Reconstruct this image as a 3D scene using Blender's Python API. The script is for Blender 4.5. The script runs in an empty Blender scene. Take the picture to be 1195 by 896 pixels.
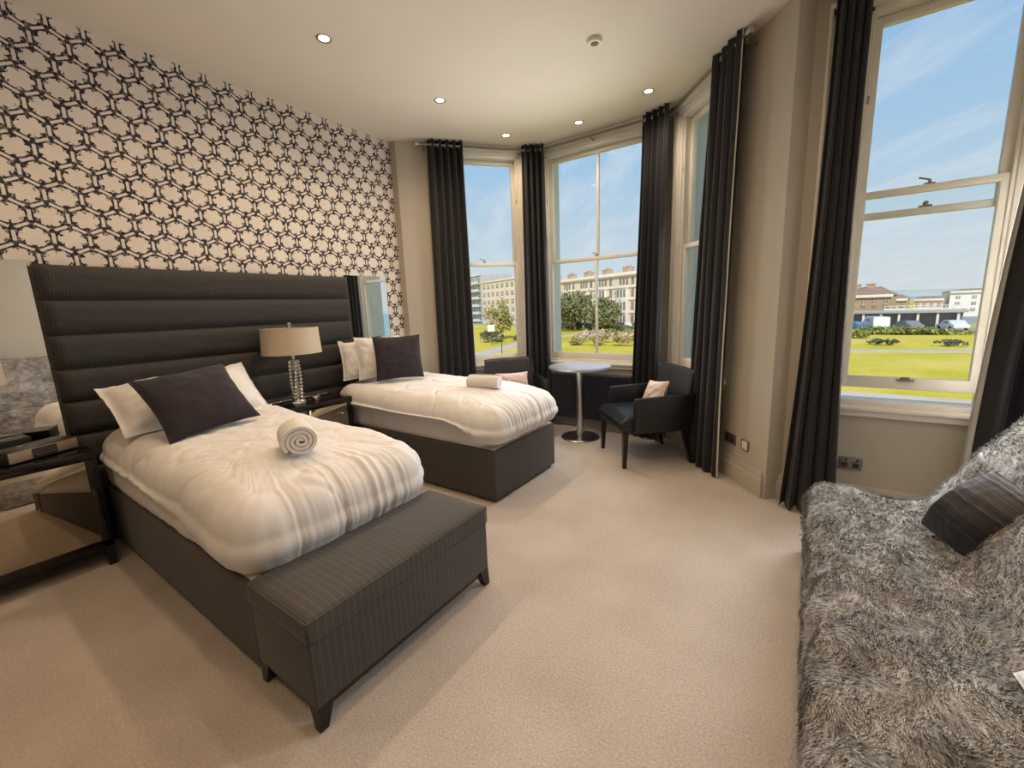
import bpy, bmesh, math, random
import numpy as np
from mathutils import Vector, Matrix, noise
PI = math.pi
sc = bpy.context.scene
COL = sc.collection
random.seed(7)

# ------------------------------------------------------------------ node helpers
class V:
    """tiny wrapper to write scalar math-node expressions"""
    def __init__(s, nt, sock): s.nt = nt; s.s = sock
    def _op(s, op, *a, clamp=False):
        n = s.nt.nodes.new('ShaderNodeMath'); n.operation = op; n.use_clamp = clamp
        for i, x in enumerate((s,) + a):
            if isinstance(x, V): s.nt.links.new(x.s, n.inputs[i])
            else: n.inputs[i].default_value = float(x)
        return V(s.nt, n.outputs[0])
    def __add__(s, o): return s._op('ADD', o)
    __radd__ = __add__
    def __sub__(s, o): return s._op('SUBTRACT', o)
    def __mul__(s, o): return s._op('MULTIPLY', o)
    __rmul__ = __mul__
    def __truediv__(s, o): return s._op('DIVIDE', o)
    def abs(s): return s._op('ABSOLUTE')
    def sin(s): return s._op('SINE')
    def sqrt(s): return s._op('SQRT')
    def frac(s): return s._op('FRACT')
    def min(s, o): return s._op('MINIMUM', o)
    def max(s, o): return s._op('MAXIMUM', o)
    def lt(s, o): return s._op('LESS_THAN', o)
    def gt(s, o): return s._op('GREATER_THAN', o)
    def clamp(s): return s._op('ADD', 0.0, clamp=True)
    def mix(s, a, b): return a * (1.0 + s * -1.0) + b * s if isinstance(a, V) else (b - a) * s + a

def rgba(c): return (c[0], c[1], c[2], 1.0)
def new_mat(name):
    m = bpy.data.materials.new(name); m.use_nodes = True
    nt = m.node_tree; b = nt.nodes['Principled BSDF']
    return m, nt, b
def coord(nt, kind='Object', scale=None, rot=None):
    t = nt.nodes.new('ShaderNodeTexCoord'); o = t.outputs[kind]
    if scale or rot:
        mp = nt.nodes.new('ShaderNodeMapping')
        if scale: mp.inputs['Scale'].default_value = scale
        if rot: mp.inputs['Rotation'].default_value = rot
        nt.links.new(o, mp.inputs[0]); o = mp.outputs[0]
    return o
def noise_node(nt, vec, scale, detail=3, rough=0.5):
    n = nt.nodes.new('ShaderNodeTexNoise'); n.inputs['Scale'].default_value = scale
    n.inputs['Detail'].default_value = detail; n.inputs['Roughness'].default_value = rough
    if vec is not None: nt.links.new(vec, n.inputs['Vector'])
    return n.outputs['Fac']
def ramp(nt, fac, stops, interp='LINEAR'):
    r = nt.nodes.new('ShaderNodeValToRGB'); r.color_ramp.interpolation = interp
    els = r.color_ramp.elements
    while len(els) < len(stops): els.new(0.5)
    for e, (p, c) in zip(els, stops): e.position = p; e.color = rgba(c)
    nt.links.new(fac, r.inputs[0]); return r.outputs[0]
def bump(nt, b, h, strength=0.3, dist=0.01):
    n = nt.nodes.new('ShaderNodeBump'); n.inputs['Strength'].default_value = strength
    n.inputs['Distance'].default_value = dist
    nt.links.new(h, n.inputs['Height']); nt.links.new(n.outputs[0], b.inputs['Normal'])
def mul(c, k): return tuple(min(1, x * k) for x in c)

def plain(name, c, rough=0.5, metal=0.0, var=0.06, nscale=6, bumpk=0.0, bscale=200, spec=None, sheen=0, coat=0):
    """procedural material: base colour gently broken up by noise, optional fine bump"""
    m, nt, b = new_mat(name)
    co = coord(nt)
    f = noise_node(nt, co, nscale, 3)
    nt.links.new(ramp(nt, f, [(0.3, mul(c, 1 - var)), (0.7, mul(c, 1 + var))]), b.inputs['Base Color'])
    b.inputs['Roughness'].default_value = rough; b.inputs['Metallic'].default_value = metal
    if spec is not None: b.inputs['Specular IOR Level'].default_value = spec
    if sheen: b.inputs['Sheen Weight'].default_value = sheen; b.inputs['Sheen Roughness'].default_value = 0.5
    if coat: b.inputs['Coat Weight'].default_value = coat
    if bumpk: bump(nt, b, noise_node(nt, co, bscale, 2), bumpk, 0.004)
    return m

def stripe_fabric(name, c1, c2, axis, period, rough=0.75, sharp=False, thin=0.15, wk=0.25, second=None):
    """woven cloth with pin stripes repeating along one object axis"""
    m, nt, b = new_mat(name)
    t = nt.nodes.new('ShaderNodeTexCoord'); sp = nt.nodes.new('ShaderNodeSeparateXYZ')
    nt.links.new(t.outputs['Object'], sp.inputs[0])
    x = V(nt, sp.outputs[axis])
    ph = (x * (1.0 / period)).frac()
    if sharp: s = (ph - 0.5).abs().lt(thin)
    else: s = ((x * (2 * PI / period)).sin() * 0.5 + 0.5)
    weave = V(nt, noise_node(nt, coord(nt, scale=(1, 1, 1)), 260, 2))
    blot = V(nt, noise_node(nt, coord(nt), 18, 3))
    f = (s * 0.62 + weave * wk + blot * 0.3 - 0.1).clamp()
    nt.links.new(ramp(nt, f.s, [(0.0, c1), (1.0, c2)]), b.inputs['Base Color'])
    b.inputs['Roughness'].default_value = rough
    b.inputs['Sheen Weight'].default_value = 0.12
    bump(nt, b, (s * 0.5 + weave).s, 0.25, 0.003)
    return m

M = {}
# wallpaper: cream paper printed with a black honeycomb of thorny rings joined by double bars
def wallpaper():
    m, nt, b = new_mat('wallpaper')
    t = nt.nodes.new('ShaderNodeTexCoord'); sp = nt.nodes.new('ShaderNodeSeparateXYZ')
    nt.links.new(t.outputs['Object'], sp.inputs[0])
    x = V(nt, sp.outputs[0]); z = V(nt, sp.outputs[2])
    a, row = 0.168, 0.1303
    k = 0.8660254 / (row / a)
    def cell(ox, oz):
        u = ((x + (0.5 * a - ox)) * (1 / a)).frac() - 0.5
        v = (((z + (row - oz)) * (1 / (2 * row))).frac() - 0.5) * (2 * row / a * k)
        au = u.abs(); av = v.abs()
        d2 = au * 0.5 + av * 0.8660254
        d = au.max(d2)
        r = (u * u + v * v).sqrt()
        tq = (r * r - d * d).max(0.0).sqrt()
        return d, r, tq
    d1, r1, t1 = cell(0.75 + a / 2, 3.219)
    d2, r2, t2 = cell(0.75 + a, 3.219 + row)
    sel = d2.lt(d1)
    d = sel.mix(d1, d2); r = sel.mix(r1, r2); tq = sel.mix(t1, t2)
    e = 0.5 - d if False else (d * -1.0 + 0.5)
    # thorny curls creep into the ring on both sides of every bar end
    n1 = V(nt, noise_node(nt, coord(nt), 62, 4, 0.65))
    n2 = V(nt, noise_node(nt, coord(nt), 9, 2))
    mask = ((tq - 0.20).abs() * -9.0 + 1.25).clamp()
    thorn = ((n1 - 0.47) * 11.0).clamp() * mask * 0.23
    lw = n2 * 0.014 + 0.010
    ring = r.gt(thorn * -1.0 + (lw * -1.0 + 0.408))
    barin = e.lt(0.05) * tq.lt(0.205)
    thread = ((n1 - 0.40) * 12.0).clamp()
    node = tq.gt(0.222) * r.gt(0.40)
    dark = (ring * (barin * -1.0 + 1.0)).max(node)
    dark = dark * (thread * 0.35 + 0.65)
    mix = nt.nodes.new('ShaderNodeMix'); mix.data_type = 'RGBA'
    nt.links.new(dark.clamp().s, mix.inputs[0])
    paper = ramp(nt, noise_node(nt, coord(nt), 5, 4), [(0.3, (0.60, 0.525, 0.455)), (0.7, (0.67, 0.59, 0.515))])
    nt.links.new(paper, mix.inputs[6]); mix.inputs[7].default_value = (0.012, 0.009, 0.016, 1)
    nt.links.new(mix.outputs[2], b.inputs['Base Color'])
    b.inputs['Roughness'].default_value = 0.75
    return m
M['wallpaper'] = wallpaper()
M['wall'] = plain('wall_paint', (0.46, 0.415, 0.34), 0.85, var=0.025, nscale=2, bumpk=0.05)
M['ceiling'] = plain('ceiling_paint', (0.74, 0.655, 0.545), 0.9, var=0.02, nscale=1.5, bumpk=0.04)
M['trim'] = plain('trim_paint', (0.74, 0.70, 0.62), 0.4, var=0.02)
M['skirt'] = plain('skirting_paint', (0.46, 0.415, 0.34), 0.45, var=0.02)
M['stone'] = plain('painted_stone', (0.62, 0.66, 0.68), 0.8, var=0.05, nscale=2)
def carpet():
    m, nt, b = new_mat('carpet'); co = coord(nt)
    f1 = V(nt, noise_node(nt, co, 95, 4, 0.75)); f2 = V(nt, noise_node(nt, co, 2.2, 4))
    f = (f1 * 0.75 + f2 * 0.35 - 0.05).clamp()
    nt.links.new(ramp(nt, f.s, [(0.30, (0.38, 0.315, 0.265)), (0.55, (0.57, 0.495, 0.43)), (0.8, (0.70, 0.62, 0.55))]), b.inputs['Base Color'])
    b.inputs['Roughness'].default_value = 0.95; b.inputs['Specular IOR Level'].default_value = 0.1
    b.inputs['Sheen Weight'].default_value = 0.2
    bump(nt, b, noise_node(nt, co, 110, 4, 0.7), 0.75, 0.012)
    return m
M['carpet'] = carpet()
M['headboard'] = stripe_fabric('headboard_fabric', (0.014, 0.012, 0.0115), (0.040, 0.037, 0.036), 0, 0.016)
M['divan'] = stripe_fabric('divan_fabric', (0.024, 0.020, 0.019), (0.082, 0.072, 0.069), 2, 0.006, wk=0.45)
M['bench'] = stripe_fabric('bench_fabric', (0.030, 0.026, 0.024), (0.090, 0.083, 0.076), 0, 0.030, sharp=True, thin=0.05, wk=0.5)
def linen(name, c, bs=60, bk=0.12):
    m, nt, b = new_mat(name); co = coord(nt)
    f = noise_node(nt, co, 4, 3)
    nt.links.new(ramp(nt, f, [(0.3, mul(c, 0.97)), (0.7, mul(c, 1.02))]), b.inputs['Base Color'])
    b.inputs['Roughness'].default_value = 0.8; b.inputs['Sheen Weight'].default_value = 0.15
    b.inputs['Specular IOR Level'].default_value = 0.25
    bump(nt, b, noise_node(nt, co, bs, 4), bk, 0.01)
    return m
M['linen'] = linen('white_linen', (0.68, 0.655, 0.64), 14, 0.22)
M['sheet'] = linen('white_sheet', (0.66, 0.63, 0.61), 10, 0.2)
M['towel'] = linen('towel', (0.80, 0.76, 0.73), 240, 0.9)
M['pink'] = linen('blush_linen', (0.58, 0.44, 0.37), 60, 0.25)
M['plum'] = stripe_fabric('plum_ribbed_fabric', (0.008, 0.005, 0.008), (0.028, 0.019, 0.026), 2, 0.008, rough=0.9)
M['plum_plain'] = plain('plum_fabric', (0.022, 0.016, 0.024), 0.9, var=0.25, nscale=30, bumpk=0.3, bscale=300, sheen=0.1)
M['leather'] = plain('black_leather', (0.011, 0.011, 0.0125), 0.36, var=0.15, nscale=20, bumpk=0.18, bscale=160)
def embossed():
    m, nt, b = new_mat('embossed_leather'); co = coord(nt)
    v = nt.nodes.new('ShaderNodeTexVoronoi'); v.inputs['Scale'].default_value = 55
    nt.links.new(co, v.inputs['Vector'])
    nt.links.new(ramp(nt, v.outputs[0], [(0, (0.050, 0.050, 0.052)), (0.6, (0.022, 0.022, 0.024))]), b.inputs['Base Color'])
    b.inputs['Roughness'].default_value = 0.4; bump(nt, b, v.outputs[0], 0.4, 0.006)
    return m
M['emboss'] = embossed()
M['darkwood'] = plain('dark_stained_wood', (0.010, 0.008, 0.007), 0.35, var=0.3, nscale=14)
M['gloss'] = plain('black_gloss', (0.008, 0.007, 0.007), 0.12, var=0.2, nscale=10)
M['blackbox'] = plain('black_plastic', (0.016, 0.015, 0.014), 0.4, var=0.15)
M['curtain'] = stripe_fabric('curtain_fabric', (0.006, 0.0056, 0.007), (0.013, 0.012, 0.014), 2, 0.012, rough=0.7, wk=0.3)
M['lining'] = linen('curtain_lining', (0.60, 0.555, 0.47), 40, 0.1)
M['steel'] = plain('brushed_steel', (0.62, 0.60, 0.58), 0.28, 1.0, var=0.08, nscale=40)
M['chrome'] = plain('chrome', (0.78, 0.74, 0.70), 0.10, 1.0, var=0.03)
M['pewter'] = plain('pewter', (0.30, 0.26, 0.22), 0.3, 1.0, var=0.1)
M['mirror'] = plain('mirror_silver', (0.90, 0.90, 0.88), 0.015, 1.0, var=0.005)
M['smoked'] = plain('smoked_mirror', (0.52, 0.46, 0.38), 0.03, 1.0, var=0.02)
M['tabletop'] = plain('table_metal', (0.55, 0.55, 0.55), 0.34, 0.8, var=0.06, nscale=30)
M['radiator'] = plain('radiator_paint', (0.055, 0.057, 0.070), 0.4, var=0.08)
M['shade'] = None
def shade():
    m, nt, b = new_mat('shade_linen'); co = coord(nt)
    f = noise_node(nt, coord(nt, scale=(1, 1, 6)), 60, 3)
    nt.links.new(ramp(nt, f, [(0.3, (0.42, 0.345, 0.245)), (0.7, (0.50, 0.415, 0.305))]), b.inputs['Base Color'])
    b.inputs['Roughness'].default_value = 0.6; bump(nt, b, f, 0.15, 0.003)
    return m
M['shade'] = shade()
M['brass'] = plain('grey_brass', (0.26, 0.23, 0.19), 0.35, 0.9, var=0.1)
M['socket'] = plain('socket_metal', (0.22, 0.19, 0.15), 0.4, 0.7, var=0.1)
M['whiteplastic'] = plain('white_plastic', (0.75, 0.70, 0.62), 0.4, var=0.02)
M['radio_face'] = plain('radio_face', (0.30, 0.245, 0.195), 0.45, var=0.08, nscale=20)
M['display'] = plain('radio_display', (0.050, 0.040, 0.055), 0.15, var=0.1)
M['sofa'] = plain('sofa_fabric', (0.10, 0.095, 0.09), 0.85, var=0.15, nscale=30, bumpk=0.2)
def emis(name, c, s):
    m, nt, b = new_mat(name); f = noise_node(nt, coord(nt), 30, 2)
    nt.links.new(ramp(nt, f, [(0, c), (1, mul(c, 1.0))]), b.inputs['Emission Color'])
    b.inputs['Emission Strength'].default_value = s; b.inputs['Base Color'].default_value = rgba(c)
    return m
M['bulb'] = emis('lamp_glow', (1.0, 0.86, 0.66), 9)
def glass():
    m, nt, b = new_mat('window_glass')
    out = nt.nodes['Material Output']
    tr = nt.nodes.new('ShaderNodeBsdfTransparent'); gl = nt.nodes.new('ShaderNodeBsdfGlossy')
    gl.inputs['Roughness'].default_value = 0.01
    fr = nt.nodes.new('ShaderNodeFresnel'); fr.inputs['IOR'].default_value = 1.13
    f = noise_node(nt, coord(nt), 3, 1)
    tint = ramp(nt, f, [(0, (0.95, 0.97, 0.97)), (1, (0.97, 0.98, 0.98))])
    nt.links.new(tint, tr.inputs[0])
    mx = nt.nodes.new('ShaderNodeMixShader')
    ge = nt.nodes.new('ShaderNodeNewGeometry')           # reflect once, on the entering face only
    nt.links.new((V(nt, fr.outputs[0]) * (V(nt, ge.outputs['Backfacing']) * -1.0 + 1.0)).s, mx.inputs[0]); nt.links.new(tr.outputs[0], mx.inputs[1]); nt.links.new(gl.outputs[0], mx.inputs[2])
    nt.links.new(mx.outputs[0], out.inputs[0]); nt.nodes.remove(b)
    return m
M['glass'] = glass()

# ------------------------------------------------------------------ mesh helpers
def finish(bm, angle=38):
    bmesh.ops.recalc_face_normals(bm, faces=bm.faces)
    for f in bm.faces: f.smooth = True
    ca = math.radians(angle)
    for e in bm.edges:
        if len(e.link_faces) == 2 and e.calc_face_angle(0) > ca: e.smooth = False
def obj(name, bm, mat, parent=None, angle=38, recalc=True):
    me = bpy.data.meshes.new(name)
    if isinstance(bm, tuple):                       # raw (verts, faces)
        me.from_pydata(bm[0], [], bm[1]); me.shade_smooth()
    else:
        if recalc: finish(bm, angle)
        bm.to_mesh(me); bm.free()
    me.materials.append(M[mat] if isinstance(mat, str) else mat)
    o = bpy.data.objects.new(name, me); COL.objects.link(o)
    if parent: o.parent = parent
    return o
def tag(o, label, cat, group=None):
    o['label'] = label; o['category'] = cat
    if group: o['group'] = group
    return o
def thing(name, label, cat, loc=(0, 0, 0), rz=0, group=None):
    o = bpy.data.objects.new(name, None); COL.objects.link(o)
    o.location = loc; o.rotation_euler = (0, 0, rz); o.empty_display_size = 0.1
    return tag(o, label, cat, group)
def struct(o):
    o['kind'] = 'structure'; return o
def struct_empty(name, loc=(0, 0, 0), rz=0):
    o = bpy.data.objects.new(name, None); COL.objects.link(o); o.location = loc; o.rotation_euler = (0, 0, rz)
    return struct(o)
def dup(root, loc, rz, label, group=None):
    r = root.copy(); COL.objects.link(r); r.location = loc; r.rotation_euler = (0, 0, rz); r['label'] = label
    if group: r['group'] = group
    for ch in list(root.children):
        c = ch.copy(); COL.objects.link(c); c.parent = r
        for g in list(ch.children):
            d = g.copy(); COL.objects.link(d); d.parent = c
    return r
def BM(): return bmesh.new()
def merge(bm, other, mat=None):
    if mat is not None: bmesh.ops.transform(other, matrix=mat, verts=other.verts)
    vs = [bm.verts.new(v.co) for v in other.verts]
    other.verts.index_update()
    for f in other.faces:
        try: bm.faces.new([vs[v.index] for v in f.verts])
        except ValueError: pass
    other.free()
def box(bm, c, s, bev=0.0, seg=2, rot=None):
    t = BM(); bmesh.ops.create_cube(t, size=1)
    bmesh.ops.scale(t, vec=s, verts=t.verts)
    if bev > 0: bmesh.ops.bevel(t, geom=list(t.edges), offset=min(bev, 0.49 * min(s)), segments=seg, profile=0.5, affect='EDGES')
    m = Matrix.Translation(c)
    if rot: m = m @ (Matrix.Rotation(rot[2], 4, 'Z') @ Matrix.Rotation(rot[1], 4, 'Y') @ Matrix.Rotation(rot[0], 4, 'X'))
    merge(bm, t, m); return bm
def box2(bm, lo, hi, bev=0.0, seg=2):
    return box(bm, [(a + b) / 2 for a, b in zip(lo, hi)], [abs(b - a) for a, b in zip(lo, hi)], bev, seg)
def lathe(bm, prof, n=32, c=(0, 0, 0)):
    rings = []
    for r, z in prof:
        if r < 1e-6: rings.append([bm.verts.new((c[0], c[1], c[2] + z))])
        else: rings.append([bm.verts.new((c[0] + r * math.cos(2 * PI * i / n), c[1] + r * math.sin(2 * PI * i / n), c[2] + z)) for i in range(n)])
    for A, B in zip(rings, rings[1:]):
        for i in range(n):
            j = (i + 1) % n
            if len(A) == 1 and len(B) == 1: continue
            if len(A) == 1: bm.faces.new((A[0], B[j], B[i]))
            elif len(B) == 1: bm.faces.new((A[i], A[j], B[0]))
            else: bm.faces.new((A[i], A[j], B[j], B[i]))
    return bm
def tube(bm, pts, rad, n=10, cap=True):
    pts = [Vector(p) for p in pts]; rings = []
    if not isinstance(rad, (list, tuple)): rad = [rad] * len(pts)
    for i, p in enumerate(pts):
        a = pts[max(0, i - 1)]; b = pts[min(len(pts) - 1, i + 1)]; t = (b - a).normalized()
        up = Vector((0, 0, 1)) if abs(t.z) < 0.9 else Vector((1, 0, 0))
        s = t.cross(up).normalized(); u = s.cross(t)
        rings.append([bm.verts.new(p + rad[i] * (s * math.cos(2 * PI * k / n) + u * math.sin(2 * PI * k / n))) for k in range(n)])
    for A, B in zip(rings, rings[1:]):
        for k in range(n): bm.faces.new((A[k], A[(k + 1) % n], B[(k + 1) % n], B[k]))
    if cap: bm.faces.new(rings[0][::-1]); bm.faces.new(rings[-1])
    return bm
def taper(bm, p0, s0, p1, s1):
    """tapered square leg from p0 (size s0) to p1 (size s1)"""
    q = []
    for p, s in ((p0, s0), (p1, s1)):
        q.append([bm.verts.new((p[0] + a * s / 2, p[1] + b * s / 2, p[2])) for a, b in ((-1, -1), (1, -1), (1, 1), (-1, 1))])
    for k in range(4): bm.faces.new((q[0][k], q[0][(k + 1) % 4], q[1][(k + 1) % 4], q[1][k]))
    bm.faces.new(q[0][::-1]); bm.faces.new(q[1]); return bm
def sphere(bm, c, r, n=10, sc3=(1, 1, 1)):
    t = BM(); bmesh.ops.create_uvsphere(t, u_segments=n, v_segments=max(6, n // 2 + 1), radius=r)
    merge(bm, t, Matrix.Translation(c) @ Matrix.Diagonal((*sc3, 1))); return bm
def gridmesh(P, closed_u=False, closed_v=False):
    """P[i][j] points -> (verts, faces)"""
    nu, nv = len(P), len(P[0]); vs = [tuple(p) for r in P for p in r]; fs = []
    for i in range(nu if closed_u else nu - 1):
        for j in range(nv if closed_v else nv - 1):
            a, b = i, (i + 1) % nu; c, d = j, (j + 1) % nv
            fs.append((a * nv + c, b * nv + c, b * nv + d, a * nv + d))
    return vs, fs
def extrude_profile(bm, prof, pts, closed=False):
    """sweep a 2-D profile (offset outward from path-left, height) along a plan polyline with mitred corners"""
    n = len(pts); P = [Vector((p[0], p[1])) for p in pts]; rings = []
    for i in range(n):
        d0 = (P[i] - P[i - 1]).normalized() if i > 0 else (P[1] - P[0]).normalized()
        d1 = (P[i + 1] - P[i]).normalized() if i < n - 1 else d0
        n0 = Vector((-d0.y, d0.x)); n1 = Vector((-d1.y, d1.x)); m = (n0 + n1); m = m / max(1e-6, m.dot(n0))
        rings.append([bm.verts.new((P[i].x + m.x * a, P[i].y + m.y * a, z)) for a, z in prof])
    k = len(prof)
    for A, B in zip(rings, rings[1:]):
        for j in range(k): bm.faces.new((A[j], A[(j + 1) % k], B[(j + 1) % k], B[j]))
    bm.faces.new(rings[0][::-1]); bm.faces.new(rings[-1]); return bm
def nz(x, y, z=0.0): return noise.noise(Vector((x, y, z)))
def sstep(a, b, x):
    t = max(0.0, min(1.0, (x - a) / (b - a))); return t * t * (3 - 2 * t)

# ------------------------------------------------------------------ camera
R = ((0.56677994, -0.82299715, -0.03789705), (0.16715068, 0.0698272, 0.98345555), (0.80673487, 0.56373739, -0.17714119))
cam_d = bpy.data.cameras.new('camera'); cam = bpy.data.objects.new('camera', cam_d); COL.objects.link(cam)
m = Matrix.Identity(4)
for i in range(3): m[i][0] = R[0][i]; m[i][1] = R[1][i]; m[i][2] = -R[2][i]; m[i][3] = (0, 0, 1.5)[i]
cam.matrix_world = m
cam_d.sensor_width = 36; cam_d.lens = 36 * 491.8254 / 1195; cam_d.clip_end = 6000; cam_d.clip_start = 0.02
sc.camera = cam

# ------------------------------------------------------------------ room shell
HC = 3.37; YW = 3.97; XR = 3.60; XB = -2.2; YR = -1.45
P0 = (3.47, 3.88); P1 = (4.74, 2.82); P2 = (4.74, 1.20); P3 = (3.56, 0.20)
PLAN = [(XB - .2, YR - .2), (3.9, YR - .2), (3.9, .05), (5.05, 1.05), (5.05, 2.97), (3.75, 4.1), (3.75, YW + .2), (XB - .2, YW + .2)]
def slab(name, z0, z1, mat, pts):
    bm = BM(); lo = [bm.verts.new((x, y, z0)) for x, y in pts]; hi = [bm.verts.new((x, y, z1)) for x, y in pts]
    bm.faces.new(lo[::-1]); bm.faces.new(hi); n = len(pts)
    for i in range(n): bm.faces.new((lo[i], lo[(i + 1) % n], hi[(i + 1) % n], hi[i]))
    return struct(obj(name, bm, mat))
INPLAN = [(XB - .1, YR - .1), (3.75, YR - .1), (3.75, .2), (4.9, 1.15), (4.9, 2.87), (3.6, 3.95), (3.6, YW + .1), (XB - .1, YW + .1)]
slab('floor', -0.15, 0.0, 'carpet', INPLAN)
slab('ceiling', HC, HC + 0.3, 'ceiling', PLAN)
def wallbox(name, mat, *boxes):
    bm = BM()
    for lo, hi in boxes: box2(bm, lo, hi)
    return struct(obj(name, bm, mat))
wallbox('wall_left', 'wallpaper', ((XB - .2, YW, -.15), (P0[0] + .3, YW + .2, HC)))
wallbox('wall_back', 'wall', ((XB - .2, YR - .2, -.15), (XB, YW, HC)))
wallbox('wall_rear', 'wall', ((XB, YR - .2, -.15), (XR + .3, YR, HC)))

def seg_wall(name, A, B, s0, s1, za, zb, thick=0.13, e0=0.0, e1=0.0):
    """wall from A to B with an opening s0..s1, za..zb; room side on the right of A->B"""
    A = Vector(A); B = Vector(B); L = (B - A).length; ang = math.atan2(B.y - A.y, B.x - A.x)
    bm = BM()
    for x0, x1, z0, z1 in ((-e0, s0, -.15, HC), (s1, L + e1, -.15, HC), (s0, s1, -.15, za), (s0, s1, zb, HC)):
        box2(bm, (x0, 0, z0), (x1, thick, z1))
    o = struct(obj(name, bm, 'wall')); o.location = (A.x, A.y, 0); o.rotation_euler = (0, 0, ang)
    return o, ang, L
# return strip beside the wallpaper + bay walls + window wall
wallbox('wall_return', 'wall', ((P0[0], P0[1], -.15), (P0[0] + .3, YW, HC)))
W1 = dict(A=P0, B=P1, s0=.50, s1=1.42); W2 = dict(A=P1, B=P2, s0=.09, s1=1.41); W3 = dict(A=P2, B=P3, s0=.12, s1=.93)
W4 = dict(A=(XR, 0.20), B=(XR, YR), s0=.38, s1=1.12)
ZS, ZH = 0.82, 3.27
o1 = seg_wall('wall_bay_left', P0, P1, W1['s0'], W1['s1'], ZS, ZH)
o2 = seg_wall('wall_bay_centre', P1, P2, W2['s0'], W2['s1'], ZS, ZH)
o3 = seg_wall('wall_bay_right', P2, P3, W3['s0'], W3['s1'], ZS, ZH, e1=0.05)
o4 = seg_wall('wall_right', W4['A'], W4['B'], W4['s0'], W4['s1'], .74, 3.17)
# outer masonry piers of the bay (deep window reveals seen through the panes)
def local(A, B, s, d):
    A = Vector(A); B = Vector(B); t = (B - A).normalized(); n = Vector((-t.y, t.x)); p = A + t * s + n * d; return (p.x, p.y)
def prism(bm, pts, z0, z1):
    lo = [bm.verts.new((x, y, z0)) for x, y in pts]; hi = [bm.verts.new((x, y, z1)) for x, y in pts]
    bm.faces.new(lo[::-1]); bm.faces.new(hi); n = len(pts)
    for i in range(n): bm.faces.new((lo[i], lo[(i + 1) % n], hi[(i + 1) % n], hi[i]))
L1 = (Vector(P1) - Vector(P0)).length; L3 = (Vector(P3) - Vector(P2)).length; L2 = 1.62
bm = BM()
D0, D1 = 0.131, 0.50
def pier(bm, Wa, Wb, La):
    a0 = local(Wa['A'], Wa['B'], Wa['s1'] + .06, D0); a1 = local(Wa['A'], Wa['B'], Wa['s1'] + .06, D1)
    b0 = local(Wb['A'], Wb['B'], Wb['s0'] - .06, D0); b1 = local(Wb['A'], Wb['B'], Wb['s0'] - .06, D1)
    prism(bm, [a0, b0, b1, a1], -4, 4.2)
pier(bm, W1, W2, L1); struct(obj('trim_1', bm, 'stone'))
bm = BM(); pier(bm, W2, W3, L2); struct(obj('trim_2', bm, 'stone'))
bm = BM()
prism(bm, [local(P2, P3, W3['s1'] + .06, D0), (XR + .14, .16), (XR + .14, W4['A'][1] - W4['s0'] + .05), (XR + .42, W4['A'][1] - W4['s0'] + .05), (XR + .42, .1), local(P2, P3, W3['s1'] + .06, D1)], -4, 4.2)
struct(obj('trim_3', bm, 'stone'))
bm = BM()
prism(bm, [local(P0, P1, W1['s0'] - .06, D0), local(P0, P1, W1['s0'] - .06, D1), (3.72, 4.6), (3.3, YW + .21), (P0[0] + .31, YW + .21), (P0[0] + .31, YW)], -4, 4.2)
struct(obj('trim_4', bm, 'stone'))
bm = BM(); box2(bm, (XR + .14, W4['A'][1] - W4['s1'] - .05, -4), (XR + .42, YR - .4, 4.2)); struct(obj('trim_5', bm, 'stone'))
for n_, (Wx, zl, zh) in enumerate(((W1, ZS, ZH), (W2, ZS, ZH), (W3, ZS, ZH))):
    bm = BM()
    a, b_ = Wx['s0'] - .059, Wx['s1'] + .059
    prism(bm, [local(Wx['A'], Wx['B'], a, D0), local(Wx['A'], Wx['B'], b_, D0), local(Wx['A'], Wx['B'], b_, D1 - .03), local(Wx['A'], Wx['B'], a, D1 - .03)], -4, zl - .03)
    prism(bm, [local(Wx['A'], Wx['B'], a, D0), local(Wx['A'], Wx['B'], b_, D0), local(Wx['A'], Wx['B'], b_, D1 - .03), local(Wx['A'], Wx['B'], a, D1 - .03)], zh + .04, 4.2)
    struct(obj('trim_%d' % (6 + n_), bm, 'stone'))
bm = BM(); box2(bm, (XR + .14, -.12, -4), (XR + .40, -.95, .70)); box2(bm, (XR + .14, -.12, 3.21), (XR + .40, -.95, 4.2)); struct(obj('trim_9', bm, 'stone'))

# skirting boards
SK = [(0, 0), (-.022, 0), (-.022, .13), (-.018, .145), (-.012, .152), (-.012, .185), (-.004, .2), (0, .2)]
def skirt(name, pts): struct(obj(name, extrude_profile(BM(), SK, pts), 'skirt'))
skirt('baseboard_left', [(XB + .02, YW), (P0[0], YW)])
skirt('baseboard_bay', [(P0[0], YW), P0, P1, P2, P3, (XR, .17), (XR, YR)])
skirt('baseboard_rear', [(XR, YR), (XB, YR), (XB, YW)])
# picture-rail style moulding under the bay ceiling
MO = [(0, HC), (-.055, HC), (-.055, HC - .012), (-.03, HC - .03), (-.012, HC - .045), (0, HC - .045)]
struct(obj('trim_10', extrude_profile(BM(), MO, [local(P0, P1, .4, 0), P1, P2, local(P2, P3, 1.05, 0)]), 'trim'))

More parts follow.
